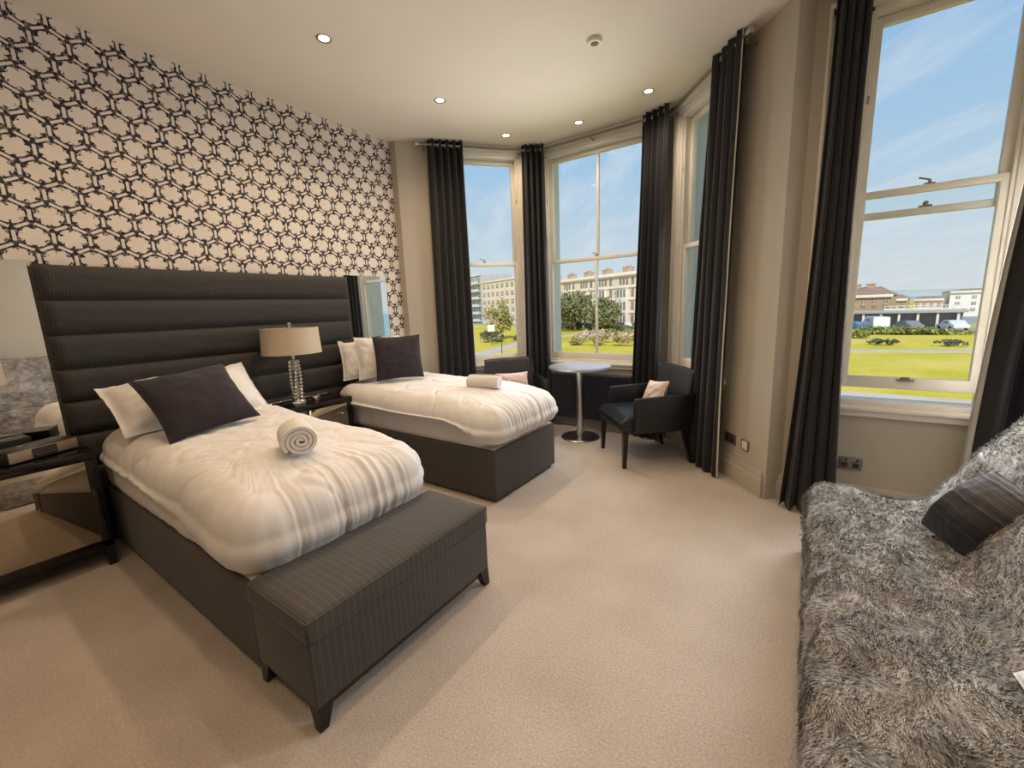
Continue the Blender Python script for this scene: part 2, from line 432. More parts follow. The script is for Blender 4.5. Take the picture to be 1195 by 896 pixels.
# ------------------------------------------------------------------ sash windows
def make_window(name, Wd, za, zb, mull=False, raised=0.0, lock=True, meet=2.04, arch=0.09, lift=False, d_in=.03):
    A = Vector(Wd['A']); B = Vector(Wd['B']); t = (B - A).normalized(); ang = math.atan2(t.y, t.x)
    root = struct_empty(name, (A.x, A.y, 0), ang)
    s0, s1 = Wd['s0'], Wd['s1']; W = s1 - s0
    # local axes: x along the wall, +y outward
    bm = BM()
    for lo, hi in (((s0 - arch, -.028, za - .0), (s0 + .002, .0, zb + .05)), ((s1 - .002, -.028, za), (s1 + arch, .0, zb + .05)), ((s0 - arch, -.028, zb - .002), (s1 + arch, .0, zb + .07))):
        box2(bm, lo, hi, .008, 2)
    for lo, hi in (((s0 - arch, -.042, za), (s0 - arch + .022, -.02, zb + .07)), ((s1 + arch - .022, -.042, za), (s1 + arch, -.02, zb + .07)), ((s0 - arch, -.044, zb + .045), (s1 + arch, -.02, zb + .075))):
        box2(bm, lo, hi, .006, 2)
    obj('architrave', bm, 'trim', root)
    bm = BM(); j = .03
    for lo, hi in (((s0, -.01, za), (s0 + j, .15, zb)), ((s1 - j, -.01, za), (s1, .15, zb)), ((s0, -.01, zb - j), (s1, .15, zb)), ((s0, .0, za - .01), (s1, .15, za + .03))):
        box2(bm, lo, hi, .004, 1)
    for x in (s0 + j, s1 - j - .016): box2(bm, (x, d_in - .02, za + .03), (x + .016, d_in - .002, zb - j), .003, 1)
    obj('window_frame', bm, 'trim', root)
    bm = BM(); box2(bm, (s0 - arch - .02, -.055, za - .035), (s1 + arch + .02, .04, za + .0), .012, 3)
    box2(bm, (s0 - arch, -.03, za - .075), (s1 + arch, .0, za - .035), .006)
    obj('window_sill', bm, 'trim', root)
    def sash(nm, x0, x1, z0, z1, y0, bot, top):
        st = .05; th = .042
        bm = BM()
        box2(bm, (x0, y0, z0), (x0 + st, y0 + th, z1), .006); box2(bm, (x1 - st, y0, z0), (x1, y0 + th, z1), .006)
        box2(bm, (x0 + st - .004, y0, z0), (x1 - st + .004, y0 + th, z0 + bot), .006); box2(bm, (x0 + st - .004, y0, z1 - top), (x1 - st + .004, y0 + th, z1), .006)
        if mull: box2(bm, ((x0 + x1) / 2 - .014, y0 + .004, z0 + bot - .004), ((x0 + x1) / 2 + .014, y0 + th - .004, z1 - top + .004), .004)
        s = obj(nm, bm, 'trim', root)
        bm = BM(); box2(bm, (x0 + st - .01, y0 + .018, z0 + bot - .01), (x1 - st + .01, y0 + .022, z1 - top + .01))
        obj('pane', bm, 'glass', s)
        return s
    lo_s = sash('lower_sash', s0 + j, s1 - j, za + .03 + raised, meet + .02 + raised, d_in, .075, .042)
    up_s = sash('upper_sash', s0 + j, s1 - j, meet - .02 - (.04 if raised else 0), zb - j, d_in + .046, .042, .05)
    if lock:
        cx = (s0 + s1) / 2
        bm = BM(); box(bm, (cx, d_in + .02, meet + .024 + raised), (.05, .024, .010), .003); tube(bm, [(cx, d_in + .02, meet + .028 + raised), (cx, d_in + .02, meet + .05 + raised)], [.009, .006]); tube(bm, [(cx, d_in + .02, meet + .046 + raised), (cx - .05, d_in + .012, meet + .062 + raised)], .005)
        obj('sash_lock', bm, 'brass', lo_s)
        if raised:
            zz = meet - .02 - .04 + .042
            bm = BM(); box(bm, (cx, d_in + .06, zz + .006), (.06, .024, .012), .003); sphere(bm, (cx, d_in + .058, zz + .022), .014)
            obj('lock_keeper', bm, 'brass', up_s)
    if lift:
        cx = (s0 + s1) / 2
        bm = BM(); box(bm, (cx, d_in - .012, za + .03 + raised + .062), (.085, .022, .014), .006, 3); box(bm, (cx, d_in - .006, za + .03 + raised + .072), (.045, .012, .022), .005, 3)
        obj('sash_lift', bm, 'brass', lo_s)
    for sx in (s0 + j, s1 - j):
        bm = BM(); box(bm, (sx + (.008 if sx < (s0 + s1) / 2 else -.008), d_in - .012, zb - .5), (.012, .02, .05), .004)
        obj('sash_stop', bm, 'brass', root)
    return root
make_window('window_1', W1, ZS, ZH)
make_window('window_2', W2, ZS, ZH, mull=True, arch=.08)
make_window('window_3', W3, ZS, ZH, lock=False)
make_window('window_4', W4, .77, 3.17, raised=.085, meet=2.03, arch=.19, lift=True)

# ------------------------------------------------------------------ downlights and lamps
def spot(parent, loc, power, color, size=165, blend=1.0, rad=0.06):
    l = bpy.data.lights.new('downlight_lamp', 'SPOT'); l.energy = power; l.color = color
    l.energy = power * 1.18; l.spot_size = math.radians(size); l.spot_blend = blend; l.shadow_soft_size = rad
    o = bpy.data.objects.new('downlight_beam', l); COL.objects.link(o); o.location = loc; o.parent = parent
    return o
WARM = (1.0, 0.75, 0.50); SOFT = (1.0, 0.82, 0.62)
PW = 48
def downlight(x, y, label, p=PW, color=WARM):
    t = thing('downlight', label, 'ceiling light', (x, y, HC), 0, 'recessed ceiling downlights')
    bm = lathe(BM(), [(.036, .0), (.036, -.002), (.047, -.006), (.049, -.003), (.049, 0)], 28); obj('bezel', bm, 'pewter', t)
    bm = lathe(BM(), [(0, -.003), (.030, -.003), (.036, -.001), (.036, -.0005), (0, -.0005)], 24); obj('bulb', bm, 'bulb', t)
    spot(t, (0, 0, -.02), p, color)
downlight(2.0, 2.86, 'recessed downlight nearest the camera, above the left bed', 66)
downlight(3.13, 2.86, 'recessed downlight between the smoke alarm and the wallpapered wall, above the right bed', 54)
downlight(4.16, 2.86, 'recessed downlight in the left corner of the bay ceiling', 26)
downlight(4.38, 2.09, 'recessed downlight in front of the middle bay window', 26, SOFT)
downlight(4.19, 1.31, 'recessed downlight beside the right bay window', 30, SOFT)
for (x, y, p) in ((.82, 2.86, 42), (-.4, 2.86, 36), (2.0, 1.37, 30), (.82, 1.37, 34), (-.4, 1.37, 34), (2.0, -.1, 26), (.82, -.1, 30), (-.4, -.1, 30)):
    downlight(x, y, 'recessed downlight in the part of the ceiling above the camera', p * (.72 if x < 1 else 1.05), (1.0, .70, .42) if x < 1 else WARM)
t = thing('smoke_alarm', 'round white smoke alarm with dark centre on the ceiling', 'smoke alarm', (3.19, 1.39, HC))
obj('housing', lathe(BM(), [(.030, -.024), (.046, -.026), (.052, -.022), (.054, -.008), (.056, 0), (.0, 0)], 28), 'whiteplastic', t)
obj('grille', lathe(BM(), [(0, -.022), (.02, -.024), (.030, -.022), (.031, -.012), (0, -.012)], 20), 'pewter', t)

# ------------------------------------------------------------------ headboard + mirror panels
HX0, HX1 = .525, 2.70
hb = thing('headboard', 'tall black padded headboard with horizontal channels fixed to wallpapered wall', 'headboard', ((HX0 + HX1) / 2, YW, 0))
bm = BM(); box2(bm, (HX0 - 1.6125, -.075, 0), (HX1 - 1.6125, -.002, 1.868), .006); obj('backing_board', bm, 'headboard', hb)
gz = [1.875, 1.66, 1.44, 1.22, 1.01, .79, .57, .3]
hw = (HX1 - HX0) / 2
for i in range(len(gz) - 1):
    z1, z0 = gz[i], gz[i + 1]; P = []
    N = 18
    for k in range(N + 1):                                   # pillow-shaped channel section, swept along the board
        s = k / N; z = z0 + (z1 - z0) * s; d = .048 * (1 - abs(2 * s - 1) ** 3.2) ** .6
        row_ = []
        for jx in range(61):
            x = -hw + 2 * hw * jx / 60; ed = min(1, (hw - abs(x)) / .03); ed = max(0, ed) ** .5
            pk = .0035 * nz(x * 9, z * 30, i)
            row_.append((x, -.072 - (d + pk * s * (1 - s) * 4) * ed, z))
        P.append(row_)
    obj('padded_channel', gridmesh(P), 'headboard', hb)
def mirror(x0, x1, label):
    t = thing('mirror_panel', label, 'mirror', ((x0 + x1) / 2, YW, 0), 0, None)
    w = (x1 - x0) / 2
    bm = BM(); box2(bm, (-w, -.018, .25), (w, -.004, 1.9), .001, 1); obj('mirror_glass', bm, 'mirror', t)
    bm = BM(); box2(bm, (-w, -.004, .25), (w, -.0005, 1.9)); obj('backing', bm, 'darkwood', t)
mirror(.07, HX0 - .002, 'frameless mirror panel left of the black headboard above the bedside cabinet')
mirror(HX1 + .002, 3.24, 'frameless mirror panel right of the black headboard reflecting a window')

# ------------------------------------------------------------------ beds
def outline(w, l, rc, n):
    """rounded rectangle outline, uniform arc length; returns points and normals"""
    pts = []; a, b = w - rc, l - rc
    per = 4 * a + 4 * b + 2 * PI * rc
    for i in range(n):
        s = per * i / n; segs = [('l', 2 * b, 0), ('c', rc * PI / 2, 0), ('l', 2 * a, 1), ('c', rc * PI / 2, 1), ('l', 2 * b, 2), ('c', rc * PI / 2, 2), ('l', 2 * a, 3), ('c', rc * PI / 2, 3)]
        for kd, ln, q in segs:
            if s <= ln + 1e-9: break
            s -= ln
        cs = [(a, b), (-a, b), (-a, -b), (a, -b)]
        if kd == 'l':
            if q == 0: p = (w, -b + s); nn = (1, 0)
            elif q == 1: p = (a - s, l); nn = (0, 1)
            elif q == 2: p = (-w, b - s); nn = (-1, 0)
            else: p = (-a + s, -l); nn = (0, -1)
        else:
            an = q * PI / 2 + s / rc; c = cs[q]; nn = (math.cos(an), math.sin(an)); p = (c[0] + rc * nn[0], c[1] + rc * nn[1])
        pts.append((p, nn))
    return pts
def duvet_mesh(w, l, seed, ztop, zb_head, zb_foot, foot_len, rho=.13, NA=640, head_puff=.05, foot_drop=.05):
    """draped quilt: local origin at its centre, -y = foot, +y = head"""
    O = outline(w - rho, l - rho, .06, NA); P = []
    prof = []
    for k in range(52): prof.append(('t', (k + 1) / 52))
    for k in range(1, 13): prof.append(('a', k / 12))
    for k in range(1, 15): prof.append(('s', k / 14))
    for k in range(1, 7): prof.append(('u', k / 6))
    for kd, f in prof:
        ring = []
        for i, ((px, py), (nx, ny)) in enumerate(O):
            footness = sstep(-l + foot_len, -l + .02, py)
            zb = zb_head + (zb_foot - zb_head) * footness
            hd = sstep(.2, l, py)
            if kd == 't': x, y = px * f, py * f; z = ztop
            elif kd == 'a':
                an = f * PI / 2; x, y = px + nx * rho * math.sin(an), py + ny * rho * math.sin(an); z = ztop - rho * (1 - math.cos(an))
            elif kd == 's':
                z0 = ztop - rho; z = z0 + (zb + .03 - z0) * f
                bul = .018 * math.sin(f * PI) - .022 * footness * f * f
                x, y = px + nx * (rho + bul), py + ny * (rho + bul)
            else:
                an = f * PI / 2; q = -.022 * footness
                x, y = px + nx * (rho + q - .05 * (1 - math.cos(an)) * 1.2), py + ny * (rho + q - .05 * (1 - math.cos(an)) * 1.2); z = zb + .03 - .03 * math.sin(an)
            yn = y / l; xn = x / w
            # broad dome, puffed head edge, sinking foot
            fall = 1.0 if kd in 'ta' else max(0, 1 - f * 1.2) if kd == 's' else 0
            z += fall * (.035 * (1 - xn * xn) * (1 - yn * yn) + head_puff * sstep(-.1, 1, yn) * (0.55 + .45 * abs(xn) ** 3) - foot_drop * sstep(-.45, -1, yn))
            # long soft wrinkles on the top, gathers running over the foot edge
            wr = .012 * nz(x * 3.1 + seed, y * 1.6, seed) + .007 * nz(x * 8 + y * 3, y * 4 - x * 2, seed * 3) + .0035 * nz(x * 22, y * 15, seed)
            ridge = abs(nz(x * 2.3 + y * 2.6 + seed, y * 2.1 - x * 1.7, 4.2 + seed)); wr -= .010 * max(0, 1 - ridge / .09)
            ridge2 = abs(nz(x * 4.6 - y * 1.9 + seed, y * 3.1 + x * 2.2, 9.1 + seed)); wr -= .0035 * max(0, 1 - ridge2 / .12)
            edge = {'t': .6 * (1 - sstep(.0, .36 + .14 * nz(x * 4, seed), min(w - abs(x), l + y))), 'a': .6 + .4 * f, 's': 1.0, 'u': .7}[kd]
            ph = i / NA * 480
            pe = ph + 5 * nz(x * 2.4, y * 2.4, seed)
            g = .7 * nz(pe * .09 + seed, 1.3, seed) + .9 * (.45 - 2 * abs(nz(pe * .20, 5.0, seed))) + .5 * (.4 - 2 * abs(nz(pe * .37, 8.0, seed)))
            fm = sstep(-.42, -.90, py / l) * edge
            sm = (1 - fm) * (.35 if kd in 'su' else .15 * (sstep(.6, 1, f) if kd == 't' else 1))
            dn = wr * (.85 if kd in 'ta' else .7) + g * (.017 * fm + .010 * sm)
            if kd == 't': z += dn
            elif kd == 'a':
                an = f * PI / 2; x += nx * dn * math.sin(an); y += ny * dn * math.sin(an); z += dn * math.cos(an)
            else: x += nx * dn; y += ny * dn
            ring.append((x, y, z))
        P.append(ring)
    vs, fs = gridmesh(P, closed_v=True)
    c = len(vs); vs.append((0, 0, ztop + .03 + .04 * head_puff))
    for i in range(NA): fs.append((c, i, (i + 1) % NA))
    b0 = (len(P) - 1) * NA; c2 = len(vs); vs.append((0, 0, zb_head + .02))
    for i in range(NA): fs.append((c2, b0 + (i + 1) % NA, b0 + i))
    return vs, fs
def mattress_mesh(w, l, z0, z1, seed):
    O = outline(w, l, .17, 260); P = []
    for f in [0, .04, .1, .2, .3, .4, .5, .6, .7, .8, .9, .96, 1]:
        ring = []
        for i, ((px, py), (nx, ny)) in enumerate(O):
            bul = -.02 + .03 * (1 - (2 * f - 1) ** 4); g = .008 * nz(i * .16, f * 1.1, seed) + .004 * nz(i * .5, f * 2.0, seed)
            ring.append((px + nx * (bul + g), py + ny * (bul + g), z0 + (z1 - z0) * f))
        P.append(ring)
    vs, fs = gridmesh(P, closed_v=True); n = 260
    fs.append(tuple(range(n))[::-1]); k = (len(P) - 1) * n; fs.append(tuple(range(k, k + n)))
    return vs, fs
def make_bed(x0, x1, yf, yh, label):
    cx, cy = (x0 + x1) / 2, (yf + yh) / 2; w, l = (x1 - x0) / 2, (yh - yf) / 2
    t = thing('divan_bed', label, 'bed', (cx, cy, 0), 0, None)
    bm = BM(); box2(bm, (-w, -l, .025), (w, l, .43), .014, 3); obj('divan_base', bm, 'divan', t)
    bm = BM(); box2(bm, (-w + .02, -l + .02, .428), (w - .02, l - .02, .436), .003); obj('base_top', bm, 'pink', t)
    obj('mattress', mattress_mesh(w + .006, l - .03, .436, .68, x0), 'sheet', t)
    for sx in (-1, 1):
        for sy in (-1, 1):
            bm = BM(); tube(bm, [(sx * (w - .06), sy * (l - .06) - .012, .018), (sx * (w - .06), sy * (l - .06) + .012, .018)], .018, 14); box(bm, (sx * (w - .06), sy * (l - .06), .03), (.03, .03, .02))
            obj('castor', bm, 'darkwood', t)
    return t
B1 = (.64, 1.63, 1.80, 3.84); B2 = (2.42, 3.36, 1.88, 3.84)
make_bed(*B1, 'divan bed nearest the camera with bench at its foot')
make_bed(*B2, 'divan bed on the right side beneath the bay windows')
o = obj('duvet', duvet_mesh(.535, 1.045, 3.0, .79, .60, .425, 1.25, rho=.15), 'linen'); o.location = (1.145, 2.785, 0)
tag(o, 'white duvet spread over the bed nearest the camera', 'duvet')
o = obj('duvet', duvet_mesh(.55, 1.0, 11.0, .79, .63, .435, .50, rho=.14), 'linen'); o.location = (2.885, 2.82, 0)
tag(o, 'white duvet spread over the right bed beside the bay windows', 'duvet')

def cushion_mesh(w, h, T, seed, n=40, flange=0.0, pin=.07, wr=.006, sag=0.0):
    """pillow in its own XZ plane, thickness along Y, origin at the middle of its bottom edge"""
    P = []
    for side in (1, -1):
        for i in range(n + 1):
            row_ = []
            u = -1 + 2 * i / n
            for j in range(n + 1):
                v = -1 + 2 * j / n
                uu, vv = (min(1, abs(u) / (1 - flange)), min(1, abs(v) / (1 - flange)))
                t = max(0, (1 - uu ** 2.4) * (1 - vv ** 2.4)) ** .55 * T / 2
                x = w / 2 * u * (1 - pin * (1 - v * v)); z = h / 2 * v * (1 - pin * (1 - u * u))
                q = wr * (nz(u * 2.4 + seed, v * 2.4, side + seed) + .6 * nz(u * 6 + seed, v * 5, side * 2 + seed)) * min(1, t / (T * .12) if T else 1)
                z -= sag * (1 - u * u) * max(0, v)
                ey = .004 * nz(u * 3 + seed, v * 3, seed) + (flange > 0) * .012 * nz(u * 5, v * 5, seed + 3) * (1 if max(abs(u), abs(v)) > 1 - flange else 0)
                row_.append((x, side * (t + .0022) + q * side + ey, z + h / 2))
            P.append(row_)
    A = P[:n + 1]; B = P[n + 1:]
    v1, f1 = gridmesh(A); v2, f2 = gridmesh(B); k = len(v1)
    fs = f1 + [tuple(k + x for x in f[::-1]) for f in f2]
    idx = [j for j in range(n + 1)] + [i * (n + 1) + n for i in range(1, n + 1)] + [n * (n + 1) + j for j in range(n - 1, -1, -1)] + [i * (n + 1) for i in range(n - 1, 0, -1)]
    for a, b in zip(idx, idx[1:] + idx[:1]): fs.append((b, a, k + a, k + b))
    return v1 + v2, fs
def pillow(name, label, cat, w, h, T, mat, loc, rz, lean, seed, roll=0, group=None, **kw):
    o = obj(name, cushion_mesh(w, h, T, seed, **kw), mat)
    o.matrix_world = Matrix.Translation(loc) @ Matrix.Rotation(rz, 4, 'Z') @ Matrix.Rotation(-lean, 4, 'X') @ Matrix.Rotation(roll, 4, 'Y')
    return tag(o, label, cat, group)
R_ = math.radians
# left bed
pillow('pillow', 'white pillow lying low at the left head of the nearest bed', 'pillow', .66, .44, .30, 'linen', (.98, 3.26, .835), R_(4), R_(52), 2.0, flange=.09, wr=.014, pin=.05)
pillow('pillow', 'white pillow standing behind the black cushion on the nearest bed', 'pillow', .54, .44, .20, 'linen', (1.285, 3.40, .785), R_(-6), R_(38), 5.0, roll=R_(-9), flange=.09, wr=.012, pin=.05)
pillow('cushion', 'black ribbed square cushion leaning on white pillows of the nearest bed', 'cushion', .53, .46, .20, 'plum', (1.03, 2.94, .835), R_(3), R_(40), 8.0, roll=R_(-6), pin=.09)
# right bed
pillow('pillow', 'white pillow against the headboard on the right bed, the leftmost', 'pillow', .46, .40, .16, 'linen', (2.60, 3.58, .86), R_(-24), R_(15), 12.0, flange=.07, wr=.01)
pillow('pillow', 'white pillow right behind the black cushion on the right bed', 'pillow', .46, .43, .17, 'linen', (2.68, 3.44, .86), R_(-28), R_(14), 15.0, flange=.07, wr=.01)
pillow('cushion', 'black cushion standing in front of the pillows on the right bed', 'cushion', .46, .43, .14, 'plum_plain', (2.735, 3.24, .855), R_(-32), R_(12), 18.0, pin=.06)
pillow('cushion', 'dark cushion mostly hidden behind the white pillows of the right bed', 'cushion', .44, .44, .10, 'plum_plain', (2.68, 3.66, .83), R_(-5), R_(8), 21.0, pin=.06)

def towel(label, loc, rz, r, L, turns, seed):
    P = []; th = r / (turns + .6) * .82; N = 130
    outer, inner = [], []
    for i in range(N + 1):
        f = i / N; a = f * turns * 2 * PI; rr = r * (.16 + .84 * f)
        rr += .05 * r * nz(a * .8, seed) * (1 - .5 * f)
        outer.append((rr * math.cos(a), rr * math.sin(a))); q = rr - th; inner.append((q * math.cos(a), q * math.sin(a)))
    sec = outer + inner[::-1]
    K = 14; bm = BM(); rings = []
    for k in range(K + 1):
        y = -L / 2 + L * k / K; e = 1 - .05 * (abs(2 * k / K - 1) ** 6)
        rings.append([bm.verts.new((x * e + .002 * nz(x * 30, y * 20, seed), y, max(z * e * .93, -r * .86) + r * .86)) for x, z in sec])
    n = len(sec)
    for A, B in zip(rings, rings[1:]):
        for i in range(n): bm.faces.new((A[i], A[(i + 1) % n], B[(i + 1) % n], B[i]))
    for rg, fl in ((rings[0], 0), (rings[-1], 1)):
        for i in range(N):
            q = (rg[i], rg[i + 1], rg[2 * N - i], rg[2 * N + 1 - i]); bm.faces.new(q if fl else q[::-1])
    o = obj('rolled_towel', bm, 'towel', angle=60); o.location = loc; o.rotation_euler = (0, 0, rz)
    return tag(o, label, 'towel', None)
towel('white rolled towel lying on the duvet of the nearest bed', (1.10, 2.15, .80), R_(-22), .094, .22, 3.6, 2)
towel('white rolled towel lying on the duvet of the right bed', (2.90, 2.33, .80), R_(14), .072, .30, 4.2, 7)

# ------------------------------------------------------------------ bench at the foot
bn = thing('bench', 'charcoal pinstriped upholstered bench at the foot of the nearest bed', 'bench', (1.135, 1.565, 0))
bm = BM(); box2(bm, (-.505, -.215, .095), (.505, .215, .365), .012, 3); obj('upholstered_box', bm, 'bench', bn)
P = []
for i in range(41):
    row_ = []
    for j in range(25):
        u = -1 + 2 * i / 40; v = -1 + 2 * j / 24
        z = .466 + .006 * (1 - u * u) * (1 - v * v) - .016 * max(abs(u) ** 10, abs(v) ** 8) + .0015 * nz(u * 6, v * 4)
        row_.append((.508 * u, .218 * v, z))
    P.append(row_)
vs, fs = gridmesh(P)
# close the cushion with side walls
k = len(vs); per = [(i, 0) for i in range(41)] + [(40, j) for j in range(1, 25)] + [(i, 24) for i in range(39, -1, -1)] + [(0, j) for j in range(23, 0, -1)]
for q, zz in enumerate((.37, .36)):
    for i, j in per: vs.append((P[i][j][0] * (1 - .006 * q), P[i][j][1] * (1 - .01 * q), zz))
n = len(per); idx = [i * 25 + j for i, j in per]
for a in range(n):
    b = (a + 1) % n; fs.append((idx[a], k + a, k + b, idx[b])); fs.append((k + a, k + n + a, k + n + b, k + b))
fs.append(tuple(range(k + n, k + 2 * n)))
lid = obj('padded_lid', (vs, fs), 'bench', bn)
bm = BM()
tube(bm, [(-.505, -.216, .447), (.505, -.216, .447)], .005, 8); tube(bm, [(-.505, .216, .447), (.505, .216, .447)], .005, 8); tube(bm, [(-.506, -.216, .447), (-.506, .216, .447)], .005, 8); tube(bm, [(.506, -.216, .447), (.506, .216, .447)], .005, 8)
obj('piping', bm, 'bench', lid)
bm = BM(); box2(bm, (-.495, -.205, .07), (.495, .205, .10), .004); obj('plinth_rail', bm, 'darkwood', bn)
for sx in (-1, 1):
    for sy in (-1, 1):
        obj('leg', taper(BM(), (sx * .468, sy * .18, .10), .065, (sx * .487, sy * .198, 0), .034), 'darkwood', bn)

# ------------------------------------------------------------------ bedside cabinets, lamps, clock radio
def cabinet(cx, y0, y1, w, label, knob):
    t = thing('bedside_cabinet', label, 'bedside cabinet', (cx, (y0 + y1) / 2, 0), 0, None)
    d = (y1 - y0) / 2; h = w / 2
    bm = BM(); box2(bm, (-h, -d, .69), (h, d, .745), .005); obj('top', bm, 'gloss', t)
    bm = BM()
    for x in (-h, h - .05): box2(bm, (x, -d + .006, .12), (x + .05, d, .69), .003)
    box2(bm, (-h, -d + .006, .12), (h, d, .17), .003); box2(bm, (-h + .05, d - .02, .17), (h - .05, d, .69))
    obj('frame', bm, 'gloss', t)
    bm = BM(); box2(bm, (-h + .05, -d + .012, .17), (h - .05, -d + .03, .69), .002); f = obj('mirrored_drawer_front', bm, 'smoked', t)
    if knob:
        bm = BM(); sphere(bm, (h - .12, -d - .006, .60), .014); tube(bm, [(h - .12, -d + .012, .60), (h - .12, -d - .004, .60)], .006); obj('knob', bm, 'chrome', f)
    for sx in (-1, 1):
        for sy in (-1, 1): obj('leg', taper(BM(), (sx * (h - .026), sy * (d - .026), .13), .05, (sx * (h - .024), sy * (d - .022), 0), .036), 'darkwood', t)
    return t
cabinet(.21, 3.50, 3.94, .70, 'black bedside cabinet with mirrored front at the left edge of the photo', False)
cabinet(2.025, 3.48, 3.83, .62, 'black bedside cabinet with mirrored drawer between the two beds', True)
def table_lamp(x, y, z, label):
    t = thing('table_lamp', label, 'lamp', (x, y, z), 0, 'beaded table lamps')
    bm = BM()
    P_o = [(.232, 0.445), (.222, .66), (.219, .66), (.229, .445)]
    lathe(bm, P_o + [P_o[0]], 56); s = obj('lamp_shade', bm, 'shade', t)
    bm = BM(); lathe(bm, [(.2335, .445), (.2335, .457), (.2312, .457)], 56); lathe(bm, [(.2240, .648), (.2235, .661), (.218, .661)], 56); obj('shade_trim', bm, 'shade', s)
    bm = BM()
    for k in range(3):
        a = k * 2 * PI / 3; tube(bm, [(0, 0, .63), (.220 * math.cos(a), .220 * math.sin(a), .652)], .003, 6)
    obj('shade_carrier', bm, 'chrome', s)
    bm = BM(); tube(bm, [(0, 0, .02), (0, 0, .655)], .009, 12); sphere(bm, (0, 0, .41), .016); obj('pole', bm, 'chrome', t)
    bm = BM(); lathe(bm, [(0, .655), (.016, .655), (.017, .70), (.014, .705), (0, .705)], 16); obj('finial', bm, 'chrome', t)
    bm = BM()
    for k in range(4):
        for i in range(11):
            a = k * PI / 2 + .5 + i * .11
            sphere(bm, (.036 * math.cos(a), .036 * math.sin(a), .065 + i * .0305), .0165, 12)
    obj('beaded_stem', bm, 'chrome', t)
    bm = BM(); lathe(bm, [(0, 0), (.062, 0), (.065, .006), (.062, .03), (.056, .034), (.05, .046), (0, .046)], 32); obj('base', bm, 'chrome', t)
    return t
table_lamp(1.89, 3.60, .745, 'beaded table lamp with cream drum shade between the two beds')
table_lamp(.075, 3.70, .745, 'table lamp cut off by the left edge of the photo, only its shade edge showing')
t = thing('clock_radio', 'clock radio with wood-toned front and dark display on left bedside cabinet', 'clock radio', (.345, 3.68, .745), R_(24))
bm = BM(); box2(bm, (-.165, -.075, .006), (.165, .075, .078), .006); obj('casing', bm, 'blackbox', t)
bm = BM(); box2(bm, (-.16, -.080, .012), (.16, -.074, .072), .002); fp = obj('front_panel', bm, 'radio_face', t)
bm = BM(); box2(bm, (-.06, -.084, .016), (.055, -.079, .068), .002); obj('display', bm, 'display', fp)
bm = BM(); box2(bm, (-.048, -.0855, .028), (.043, -.0835, .031)); obj('display_line', bm, 'steel', fp)
for sx in (-.13, .13):
    bm = BM(); box(bm, (sx, 0, .004), (.04, .08, .008)); obj('foot', bm, 'blackbox', t)
bm = BM(); tube(bm, [(-.06, .0, .078), (-.06, .0, .084)], .012, 14); obj('button', bm, 'chrome', t)
t = thing('tissue_box', 'black box with silver slot strip behind the clock radio', 'box', (.19, 3.86, .745), R_(10))
bm = BM(); box2(bm, (-.16, -.055, 0), (.16, .055, .10), .006); obj('casing', bm, 'blackbox', t)
bm = BM(); box2(bm, (-.07, -.004, .0995), (.10, .004, .104), .001); obj('slot_strip', bm, 'steel', t)
t = thing('trinket', 'small crystal block beside the lamp base between the beds', 'ornament', (2.05, 3.60, .745), R_(30))
bm = BM(); box2(bm, (-.028, -.02, 0), (.028, .02, .05), .006, 3); obj('crystal', bm, 'chrome', t)
bm = BM()
for i in range(26): sphere(bm, (1.75 + i * .021, 3.80 + .006 * math.sin(i * 1.3), .755), .0095, 8)
tag(obj('bead_garland', bm, 'chrome'), 'string of small shiny beads along the back of the bedside cabinet between the beds', 'beads')

